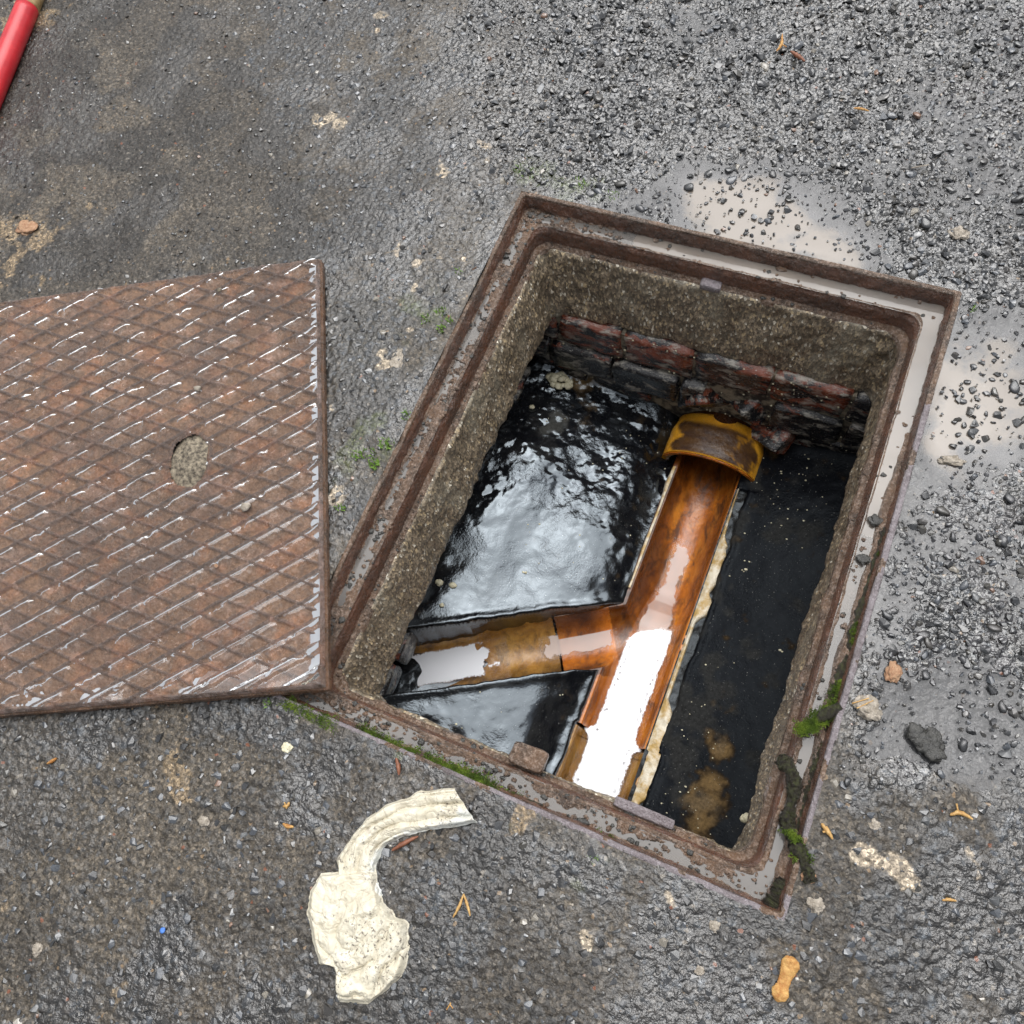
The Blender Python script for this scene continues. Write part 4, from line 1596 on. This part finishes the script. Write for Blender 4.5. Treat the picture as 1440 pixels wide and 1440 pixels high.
colc = colc * (1 - .5 * pl) + np.array([.36, .26, .23]) * .5 * pl  # pinkish wet sheen of the border painted into the colour
cell_keep = ~(pm > .5)[:-1, :-1]
V, F, C = grid_mesh(WXc, WYc, z, cell_keep, colc)
# orient upwards
obj('plate', V, [F[:, ::-1]], MAT['cover'], CV, col=C)
# plug of dirt in the lifting hole
pk = (pm > .2)[:-1, :-1]
zp = np.where(True, CZ - .0048 + (fbm(U, Vv, 70, 4, 118) - .5) * .006 + .0055 * (1 - ss(0, .024, plug)), 0)
V, F, _ = grid_mesh(WXc, WYc, zp, pk)
obj('keyhole_plug', V, [F[:, ::-1]], MAT['dirt'], CV)
# sides
per = []
nn = 400
for (a, b) in (((0, 0), (LU, 0)), ((LU, 0), (LU, LV)), ((LU, LV), (0, LV)), ((0, LV), (0, 0))):
    for k in range(nn):
        t = k / nn
        per.append((a[0] + (b[0] - a[0]) * t, a[1] + (b[1] - a[1]) * t))
per = np.array(per)
rowsV = []
zs = [CZ - .0068, CZ - .010, .014, .010, .006, .002]
for i, zz in enumerate(zs):
    off = [-.0008, .0012, .0018, .0012, .0022, .0006][i]
    n_ = fbm(np.arange(len(per)) * .0015, np.full(len(per), zz), 90, 4, 130) - .5
    cen = np.array([LU / 2, LV / 2])
    sgn = np.sign(per - cen) * np.stack([(np.abs(np.abs(per[:, 0] - cen[0]) - LU / 2) < 1e-6), (np.abs(np.abs(per[:, 1] - cen[1]) - LV / 2) < 1e-6)], -1)
    q_ = per + sgn * (off + n_[:, None] * .0022)
    W = cBR + q_[:, :1] * cu + q_[:, 1:] * cv
    rowsV.append(np.c_[W, np.full(len(W), zz) + n_ * .0012])
A = np.array(rowsV)
n, m, _ = A.shape
idx = np.arange(n * m).reshape(n, m)
j = np.roll(idx, -1, 1)
F = np.stack([idx[:-1], idx[1:], j[1:], j[:-1]], -1).reshape(-1, 4)
obj('edge', A.reshape(-1, 3), [F], MAT['rustside'], CV)
# rain lying on the cover, deepest toward the near right corner
s2 = (((du * 27.5 + dv * 12.8) / L1) / sp_ + .5) % 1 - .5
s2 = s2 * sp_
wide = .0046 + .0035 * np.exp(-((U / .22) ** 2 + (Vv / .30) ** 2)) + (fbm(U, Vv, 70, 3, 195) - .5) * .005
band = ss(-.0006, -.0016, s2) * ss(-wide - .0018, -wide, s2) * ss(.40, .60, fbm(U, Vv, 55, 4, 196) + .25 * np.exp(-((U / .3) ** 2 + (Vv / .3) ** 2)))
lvl = CZ - .0052 + .0036 * band + .0054 * np.exp(-(U / .022) ** 2) * ss(.60, .02, Vv) * ss(.25, .5, fbm(U, Vv, 25, 3, 197)) + .0056 * np.exp(-(Vv / .011) ** 2) * ss(.25, .5, fbm(U, Vv, 22, 3, 198)) + .0022 * np.exp(-(((U) / .06) ** 2 + (Vv / .10) ** 2))
sk = (slice(None, None, 1), slice(None, None, 1))
fm = ((edge[sk] > .0016) & (pm[sk] < .3) & (lvl[sk] > CZ - .0050))[:-1, :-1]
V, F, _ = grid_mesh(WXc[sk], WYc[sk], lvl[sk], fm)
tag(obj('rain_film', V, [F[:, ::-1]], MAT['film']), kind='structure')
# grit resting on the cover
for k, (gx_, gy_, r_, mt, lb) in enumerate([(278, 547, .0042, 'pale', 'white angular chip on the cover above the keyhole'), (346, 713, .0048, 'pale', 'white chip on the cover right of the keyhole'), (309, 408, .0030, 'dirt', 'dark crumb on the cover near its far edge'), (304, 796, .002, 'peach', 'tiny orange chip on the cover below the keyhole')]):
    c = pw(gx_, gy_, CZ)
    V, F = lump((c[0], c[1], CZ + r_ * .2), r_ * 1.2, r_, r_ * .5, 300 + k, .4, 2, 2.0)
    tag(obj('stone_chip', V, [F], MAT[mt], origin=(c[0], c[1], CZ)), lb, 'stone chip')

# ------------------------------------------------------------------ red rod
a = pw(-40, 200, .014); b = pw(38, 12, .014); c = pw(62, -48, .014)
RD = thing('drain_rod', 'red painted pole with a brass ferrule lying at the far left corner', 'pole', (a[0], a[1], 0))
d = (b - a) / np.linalg.norm(b - a)
a2 = a - d * .02
ptsr = [a2 + (b - a2) * k / 30 for k in range(31)]
V, F = tube(ptsr, .0165, 28, jitter=.012, seed=4)
obj('handle', V, F, MAT['red'], RD)
c2 = b + d * .20
V, F = tube([b - d * .001, b + d * .002, b + d * .004, b + d * .05, b + d * .055, c2], [.0140, .0158, .0164, .0162, .0150, .0150], 28, jitter=.02, seed=5)
obj('ferrule', V, F, MAT['brass'], RD)


# ------------------------------------------------------------------ the wet wipe
def ribbon(L, R, n, m, hfun, seed):
    Ls = spline([(*p, 0) for p in L], n)[:, :2]
    Rs = spline([(*p, 0) for p in R], n)[:, :2]
    U_, V_ = np.meshgrid(np.linspace(0, 1, n), np.linspace(0, 1, m), indexing='ij')
    X = Ls[:, None, 0] * (1 - V_) + Rs[:, None, 0] * V_
    Y = Ls[:, None, 1] * (1 - V_) + Rs[:, None, 1] * V_
    jit = (fbm(U_ * 3, V_ * .0 + ss(.4, .6, V_) * 7, 3, 3, seed) - .5) * 12
    Wd = np.stack([Rs - Ls], 0)[0]
    Wd = Wd / np.linalg.norm(Wd, axis=1, keepdims=True)
    ed = (2 * V_ - 1) ** 3
    X = X + ed * jit * Wd[:, None, 0]
    Y = Y + ed * jit * Wd[:, None, 1]
    dd = np.stack([(X - 720) / FPX, (Y - 720) / FPX, np.ones_like(X)], -1) @ ROT
    tt = (0.002 - CAM[2]) / dd[..., 2]
    W = CAM + tt[..., None] * dd
    H = hfun(U_, V_, X, Y)
    W[..., 2] = .0016 + H
    return W, U_, V_, X, Y


def h_tail(U_, V_, X, Y):
    ww = V_ + (fbm(U_ * 2, V_, 3, 3, 140) - .5) * .25 + .15 * np.sin(U_ * 5)
    f = np.abs(np.sin(ww * math.pi * 3.1)) ** .8 * .0042 * (.5 + fbm(X, Y, .02, 2, 147))
    f2 = (.5 + .5 * np.sin(ww * math.pi * 11 + 2 * np.sin(U_ * 7))) ** 2 * .0011 * fbm(X, Y, .03, 2, 145)
    e = ss(0, .1, V_) * ss(0, .1, 1 - V_)
    return (.0025 + f + f2 + fbm(X, Y, .12, 3, 141) * .002) * e


def h_pad(U_, V_, X, Y):
    dx, dy = (X - 505) / 1.0, (Y - 1285) / 1.55
    r = np.hypot(dx, dy)
    th = np.arctan2(dy, dx)
    rr = r + 5 * np.sin(th * 2 + 1) + (fbm(X, Y, .022, 3, 142) - .5) * 48
    arc = ss(-.9, .4, np.sin(th + .5))
    f = np.abs(np.sin(rr * .125)) ** .75 * .0060 * (.2 + .8 * arc) * (.4 + fbm(X, Y, .03, 2, 148)) + (.5 + .5 * np.sin(rr * .55 + th)) ** 2 * .0011 * fbm(X, Y, .04, 2, 146)
    e = ss(0, .08, V_) * ss(0, .08, 1 - V_) * ss(0, .04, U_) * ss(0, .05, 1 - U_)
    return (.003 + f + fbm(X, Y, .10, 3, 143) * .003 + .004 * np.exp(-(r / 45) ** 2)) * e


CL = thing('wet_cloth', 'crumpled cream wet wipe with a long curved tail lying on the asphalt', 'wet wipe', (*pxy(510, 1260), 0))
tailL = [(468, 1262), (478, 1210), (500, 1168), (548, 1130), (600, 1112), (638, 1106)]
tailR = [(538, 1262), (528, 1215), (552, 1182), (588, 1170), (630, 1164), (672, 1158)]
# pad: from its top edge to its lower point, left side and right side
padL = [(452, 1228), (438, 1262), (437, 1300), (446, 1350), (470, 1362), (474, 1408)]
padR = [(526, 1222), (540, 1262), (556, 1288), (573, 1302), (566, 1368), (520, 1412)]


def cloth_part(name, W, U_, V_, col):
    n, m = U_.shape
    V, F, _ = grid_mesh(W[..., 0], W[..., 1], W[..., 2])
    o = obj(name, V, [F], MAT['cloth'], CL, col=col.reshape(-1, 3))
    md = o.modifiers.new('thick', 'SOLIDIFY')
    md.thickness = .0008
    md.offset = 0
    return o


W, U_, V_, Xc, Yc = ribbon(tailL, tailR, 170, 70, h_tail, 150)
blu = ss(.80, .98, V_ + .3 * ss(.8, 1, U_) + (fbm(U_ * 3, V_, 6, 3, 151) - .5) * .3)[..., None]
colt = np.array([.60, .575, .50]) * (1 - blu) + np.array([.64, .67, .68]) * blu
cloth_part('tail', W, U_, V_, colt)
W, U_, V_, Xc, Yc = ribbon(padL, padR, 190, 120, h_pad, 155)
W[..., 2] += .0012
colp = np.array([.60, .575, .50]) * (.92 + .16 * fbm(Xc, Yc, .03, 3, 156)[..., None])
cloth_part('pad', W, U_, V_, colp)


# ------------------------------------------------------------------ small loose things
def flat_stone(name, label, cat, px, py, rx, ry, mt, seed, z=0.001, rot=0, hz=.35, group=None):
    k = pscale(px, py)
    c = pw(px, py, z)
    V, F = lump((0, 0, 0), rx * k, ry * k, min(rx, ry) * k * hz, seed, .50, 4, 2.3)
    ca, sa = math.cos(rot), math.sin(rot)
    V = V @ np.array([[ca, -sa, 0], [sa, ca, 0], [0, 0, 1]]).T + c
    return tag(obj(name, V, [F], MAT[mt], origin=(c[0], c[1], 0)), label, cat, group)


flat_stone('pale_stone', 'pale lumpy stone beside the right side of the frame with a yellow sprig on it', 'stone', 1222, 997, 17, 12, 'pale', 400, rot=-.3)
flat_stone('pale_stone', 'small peach pebble on wet gravel right of the frame', 'stone', 1257, 946, 9, 12, 'peach', 401)
flat_stone('pale_stone', 'smooth light grey pebble just outside the near right corner of the frame', 'stone', 1147, 1272, 10, 8, 'pale', 402)
flat_stone('pale_stone', 'white pebble with a hollow, right of the frame near the seed husk', 'stone', 1229, 1160, 6, 6, 'pale', 403)
flat_stone('pale_stone', 'cream pebble on the asphalt below the cover near the moss', 'stone', 404, 1051, 7, 6, 'crumb', 404)
flat_stone('pale_stone', 'white lump in the puddle along the right side of the frame', 'stone', 1340, 648, 14, 6, 'pale', 405, rot=.2, z=-.003)
flat_stone('pale_stone', 'pale triangular stone in the wet gravel beyond the far side of the frame', 'stone', 1350, 328, 10, 9, 'pale', 406)
flat_stone('pale_stone', 'white stone chip near the orange leaf in the near right', 'stone', 1005, 1303, 6, 6, 'pale', 407)
flat_stone('pale_stone', 'peach white nugget at the near end of the chipped road', 'stone', 985, 1365, 5, 5, 'pale', 408)
flat_stone('pale_stone', 'big pale grey stone flush with the asphalt below the near side of the frame', 'stone', 800, 1278, 17, 19, 'pale', 409, z=-.002, hz=.25)
flat_stone('pale_stone', 'pale pinkish stone on the ground at the far left', 'stone', 38, 320, 12, 9, 'peach', 410)
flat_stone('pale_stone', 'bottle-shaped white stone in the soil between cover and frame', 'stone', 556, 510, 8, 18, 'pale', 411, rot=.15, hz=.3)
CB = []
rc_ = np.random.default_rng(88)
kb = pscale(1308, 1045)
for k in range(13):
    px_c, py_c = 1308 + rc_.normal(0, 10), 1045 + rc_.normal(0, 10)
    px_c += (py_c - 1045) * .6
    r_ = rc_.uniform(6, 11) * kb
    V, F = lump(pw(px_c, py_c, .001), r_ * 1.2, r_, r_ * .55, 700 + k, .45, 3, 2.2)
    CB.append((V, F))
V, F = multi(CB)
tag(obj('dark_cobble', V, F, MAT['dark'], origin=pw(1308, 1045, 0)), 'large knobbly dark stone lump in the wet patch at the near right', 'stone')
flat_stone('pale_stone', 'white pebble left of the cloth on the brownish asphalt', 'stone', 286, 1155, 6, 6, 'pale', 413)
flat_stone('pale_stone', 'white fleck between silt patches at the near left edge', 'stone', 52, 1335, 6, 6, 'pale', 414)
flat_stone('pale_stone', 'orange brown nugget right of the frame by the mossy root', 'stone', 1137, 1232, 8, 8, 'peach', 415)
flat_stone('blue_chip', 'tiny blue plastic chip on the asphalt near the left', 'plastic chip', 229, 1309, 3, 3, 'pale', 416)
flat_stone('seat_pebble', 'dark wet pebble sitting in the far water channel of the frame', 'stone', 926, 324, 10, 5, 'dark', 417, z=-.014, rot=.2, hz=.5)
flat_stone('seat_pebble', 'upper of two dark pebbles in the right water channel of the frame', 'stone', 1231, 732, 9, 7, 'dark', 418, z=-.016, hz=.5)
flat_stone('seat_pebble', 'lower of two dark pebbles in the right water channel of the frame', 'stone', 1213, 786, 9, 6, 'dark', 419, z=-.016, hz=.5)
bpy.data.objects['blue_chip'].data.materials[0] = m_simple('blue_plastic', (.05, .16, .5), (.08, .22, .6))


def sprig(label, pts, rad, mt, cat='sprig', name='dry_sprig', z=.004, group=None):
    """pts: list of polylines"""
    lst = []
    c = pw(*pts[0][0][:2], 0)
    for k, pl in enumerate(pts):
        P = [pw(p[0], p[1], z + (p[2] if len(p) > 2 else 0)) for p in pl]
        P = spline(P, 12) if len(P) > 2 else np.array(P)
        n_ = len(P)
        r_ = [rad * (1 - .6 * abs(2 * i / (n_ - 1) - 1) ** 2) for i in range(n_)]
        V, F = tube(P, r_, 6, jitter=.5, seed=k)
        lst.append((V, F[0]))
    V, F = multi(lst)
    return tag(obj(name, V, F, MAT[mt], origin=(c[0], c[1], 0)), label, cat, group)


sprig('forked yellow sprig shaped like an upturned V right of the cloth', [[(637, 1290), (646, 1274), (652, 1257)], [(652, 1257), (657, 1272), (661, 1288)]], .0014, 'twig')
sprig('pair of yellow slivers lying against the pale stone right of the frame', [[(1198, 989), (1222, 982)], [(1205, 996), (1228, 985)]], .0014, 'twig')
sprig('yellow three-pronged husk beside the near right side of the frame', [[(1155, 1158), (1163, 1168), (1171, 1180)], [(1157, 1170), (1164, 1169)], [(1162, 1162), (1168, 1172)]], .0022, 'twig')
sprig('yellow orange forked sprig on gravel at the right', [[(1336, 1146), (1350, 1143), (1368, 1152)], [(1345, 1130), (1348, 1143)]], .0020, 'twig')
sprig('short yellow sliver on the asphalt at the lower right', [[(1325, 1266), (1334, 1265), (1345, 1267)]], .0014, 'twig')
sprig('orange sprig near the far edge of the wet gravel', [[(1092, 72), (1099, 62), (1100, 48)], [(1099, 62), (1106, 66)]], .0020, 'leaf')
sprig('reddish brown twig on the far wet gravel', [[(1112, 72), (1122, 79), (1132, 86)]], .0028, 'bark')
sprig('orange sliver across the middle of the far wet gravel', [[(1200, 152), (1210, 153), (1222, 156)]], .0016, 'leaf')
sprig('dark twig lying along the edge of the cloth tail', [[(551, 1196), (568, 1186), (588, 1176)]], .0022, 'bark')
sprig('upright orange stub by the near side of the frame', [[(557, 1066), (560, 1078), (561, 1090)]], .0022, 'bark')
sprig('small orange sprig near the bottom edge right of the cloth', [[(628, 1420), (634, 1410)], [(632, 1412), (637, 1418)]], .0013, 'leaf')
sprig('orange sliver left of the cloth', [[(398, 1158), (404, 1162), (413, 1163)]], .0020, 'leaf')
sprig('straw coloured star of husk left of the cloth', [[(400, 1128), (403, 1137)], [(398, 1134), (404, 1133), (407, 1128)]], .0018, 'twig')
sprig('orange brown stick on the asphalt at the left under the cover', [[(66, 1074), (74, 1070), (80, 1066)]], .0018, 'leaf')
sprig('white sliver on the wet gravel far right', [[(1282, 236), (1306, 232)]], .0022, 'pale', 'stone chip', 'white_sliver')
sprig('thin pale root hanging against the right end of the back wall', [[(1249, 487, -.07), (1253, 510, -.09), (1254, 535, -.10), (1258, 550, -.12)], [(1253, 505, -.08), (1267, 508, -.085)]], .0009, 'pale', 'root', 'hanging_root')
# yellow leaf / husk near the lower right
P = spline([pw(1116, 1346, .003), pw(1112, 1356, .004), pw(1106, 1372, .004), pw(1101, 1386, .0035), pw(1097, 1396, .004), pw(1092, 1408, .003)], 60)
kk = pscale(1103, 1380)
prof_r = np.interp(np.linspace(0, 1, 60), [0, .06, .2, .42, .60, .70, .80, .92, 1], np.array([2, 8, 11, 7.5, 7, 9, 10.5, 8, 2]) * kk)
V, F = tube(P, prof_r, 20, jitter=.10, seed=41, flat=.36)
V[:, 2] += (fbm(V[:, 0], V[:, 1], 160, 3, 311) - .5) * .004
tag(obj('seed_husk', V, F, MAT['leaf'], origin=pw(1103, 1380, 0)), 'shrivelled orange yellow husk lying alone at the lower right', 'seed husk')

# ------------------------------------------------------------------ mossy root hanging over the right side of the frame, moss, grass
P = spline([pw(1097, 1068, -.016), pw(1110, 1080, -.010), pw(1117, 1105, -.012), pw(1112, 1135, -.014), pw(1108, 1160, -.013), pw(1122, 1190, -.006), pw(1132, 1215, .001), pw(1140, 1240, .001)], 90)
V, F = tube(P, [.0058 + .0012 * math.sin(k * .31) + .001 * math.sin(k * .13) for k in range(90)], 16, jitter=.35, seed=8)
V = V + (np.random.default_rng(4).random(V.shape) - .5) * .0022
tag(obj('mossy_root', V, F, MAT['root'], origin=pw(1120, 1150, 0)), 'dark mossy root strand crossing the near end of the right frame edge', 'root')
P = spline([pw(1124, 1030, -.014), pw(1140, 1018, -.008), pw(1160, 1006, -.003), pw(1182, 992, .001)], 50)
V, F = tube(P, [.0048 + .0010 * math.sin(k * .23) for k in range(50)], 14, jitter=.35, seed=9)
tag(obj('moss_strip', V, F, MAT['root'], origin=pw(1150, 1010, 0)), 'thick green moss sausage lying across the right side of the frame', 'moss')


def tufts(name, spots, per, hgt, mat, seed, spread=None):
    """little blades: spots list of (x,y,z,radius)"""
    r = np.random.default_rng(seed)
    V, T = [], []
    for (x, y, z, rad) in spots:
        for k in range(per):
            a_, d_ = r.uniform(0, 6.28), rad * math.sqrt(r.random())
            bx0, by0 = x + d_ * math.cos(a_), y + d_ * math.sin(a_)
            h_ = hgt * r.uniform(.5, 1.3)
            th = r.uniform(0, 6.28)
            lean = r.uniform(.1, .9) * h_
            w_ = h_ * .11 + .00018
            tx, ty = math.cos(th), math.sin(th)
            n0 = len(V)
            V += [(bx0 - ty * w_, by0 + tx * w_, z), (bx0 + ty * w_, by0 - tx * w_, z),
                  (bx0 + tx * lean * .4 + ty * w_ * .7, by0 + ty * lean * .4 - tx * w_ * .7, z + h_ * .6),
                  (bx0 + tx * lean, by0 + ty * lean, z + h_)]
            T += [[n0, n0 + 1, n0 + 2], [n0, n0 + 2, n0 + 3]]
    return np.array(V), [np.array(T)]


r = np.random.default_rng(77)
sp = []


def strip_spots(a, b, z, n, wid, rad, dens_seed):
    A_, B_ = pxy(*a), pxy(*b)
    for k in range(n):
        t = r.random()
        p = A_ + (B_ - A_) * t + r.normal(0, wid, 2)
        if fbm(p[0], p[1], 28, 3, dens_seed) > .47:
            sp.append((p[0], p[1], z, rad))


strip_spots((402, 990), (470, 1020), -.001, 170, .0028, .0035, 5)
strip_spots((472, 1020), (692, 1108), -.004, 950, .0040, .0035, 6)
strip_spots((690, 1110), (860, 1190), -.013, 120, .004, .003, 7)
strip_spots((1246, 770), (1222, 860), -.010, 120, .003, .003, 8)
strip_spots((1222, 860), (1180, 985), -.010, 240, .003, .003, 9)
strip_spots((1180, 992), (1126, 1028), -.004, 260, .003, .003, 9)
strip_spots((1112, 1080), (1110, 1170), -.006, 120, .003, .003, 4)
strip_spots((1112, 1170), (1132, 1215), .000, 120, .003, .003, 3)
strip_spots((1085, 1270), (1098, 1245), -.010, 50, .004, .003, 2)
V, F = tufts('moss', sp, 16, .0030, None, 12)
tag(obj('moss', V, F, MAT['moss'], smooth=False), kind='stuff')
# soil bed under the moss, packed against the rim
SB = []
for k, (a, b, rr, z) in enumerate([((395, 990), (560, 1060), .0075, -.012), ((560, 1060), (760, 1142), .006, -.017), ((760, 1142), (960, 1235), .0045, -.019),
                                   ((1252, 745), (1175, 985), .0065, -.014), ((1168, 1010), (1112, 1235), .0065, -.016), ((1108, 1240), (1085, 1282), .009, -.014), ((1085, 1282), (960, 1236), .005, -.018)]):
    A_, B_ = pw(*a, z), pw(*b, z)
    n_ = 60
    P = [A_ + (B_ - A_) * i / (n_ - 1) for i in range(n_)]
    V, F = tube(P, [rr * (.75 + .6 * float(fbm(i * .1, k, 3, 3, 170))) for i in range(n_)], 12, jitter=.35, seed=20 + k, flat=.7)
    SB.append((V, F[0]))
V, F = multi(SB)
tag(obj('soil', V, F, MAT['root']), kind='stuff')


def grass(label, spots, hgt, per, seed):
    S_ = []
    c = pw(*spots[0][:2], 0)
    hgt, per = hgt * .62, int(per * .6)
    for (px, py, rp) in spots:
        q = pxy(px, py)
        S_.append((q[0], q[1], .001, rp * pscale(px, py)))
    V, F = tufts('g', S_, per, hgt, None, seed)
    tag(obj('grass_tuft', V, F, MAT['grass'], origin=(c[0], c[1], 0), smooth=False), label, 'grass tuft', 'green tufts round the pit')


MAT['grass'] = m_simple('grass_green', (.10, .20, .03), (.26, .42, .08), 150, .5)
grass('bright green tuft left of the frame halfway down its left side', [(545, 625, 10), (520, 640, 10), (505, 642, 7), (528, 655, 7)], .010, 70, 31)
grass('spindly green tuft left of the frame near its upper left side', [(622, 440, 8), (630, 455, 8), (598, 450, 8), (620, 465, 6)], .009, 45, 32)
grass('tiny green tuft beside the left frame edge between the larger tufts', [(573, 585, 8)], .009, 40, 33)
grass('small leafy green sprout beside the right edge of the cover', [(478, 713, 6), (484, 716, 4)], .006, 30, 34)
grass('green sprout in gravel outside the far right corner of the frame', [(1368, 437, 5)], .006, 30, 35)
grass('sparse green tuft at the far left corner of the frame', [(745, 245, 10), (728, 240, 9)], .006, 40, 36)
grass('sparse green tuft on the soil along the far side of the frame', [(812, 258, 10), (822, 262, 8)], .006, 40, 41)
grass('green tuft on the soil at the edge of the far puddle', [(862, 276, 9)], .006, 40, 42)
grass('small green tuft in the soil above the others near the far left of the frame', [(645, 385, 6)], .007, 30, 37)
grass('low green tuft outside the near side of the frame', [(836, 1206, 8)], .004, 50, 38)
grass('green sprig tucked under the near right corner of the cover', [(378, 988, 6)], .006, 40, 39)
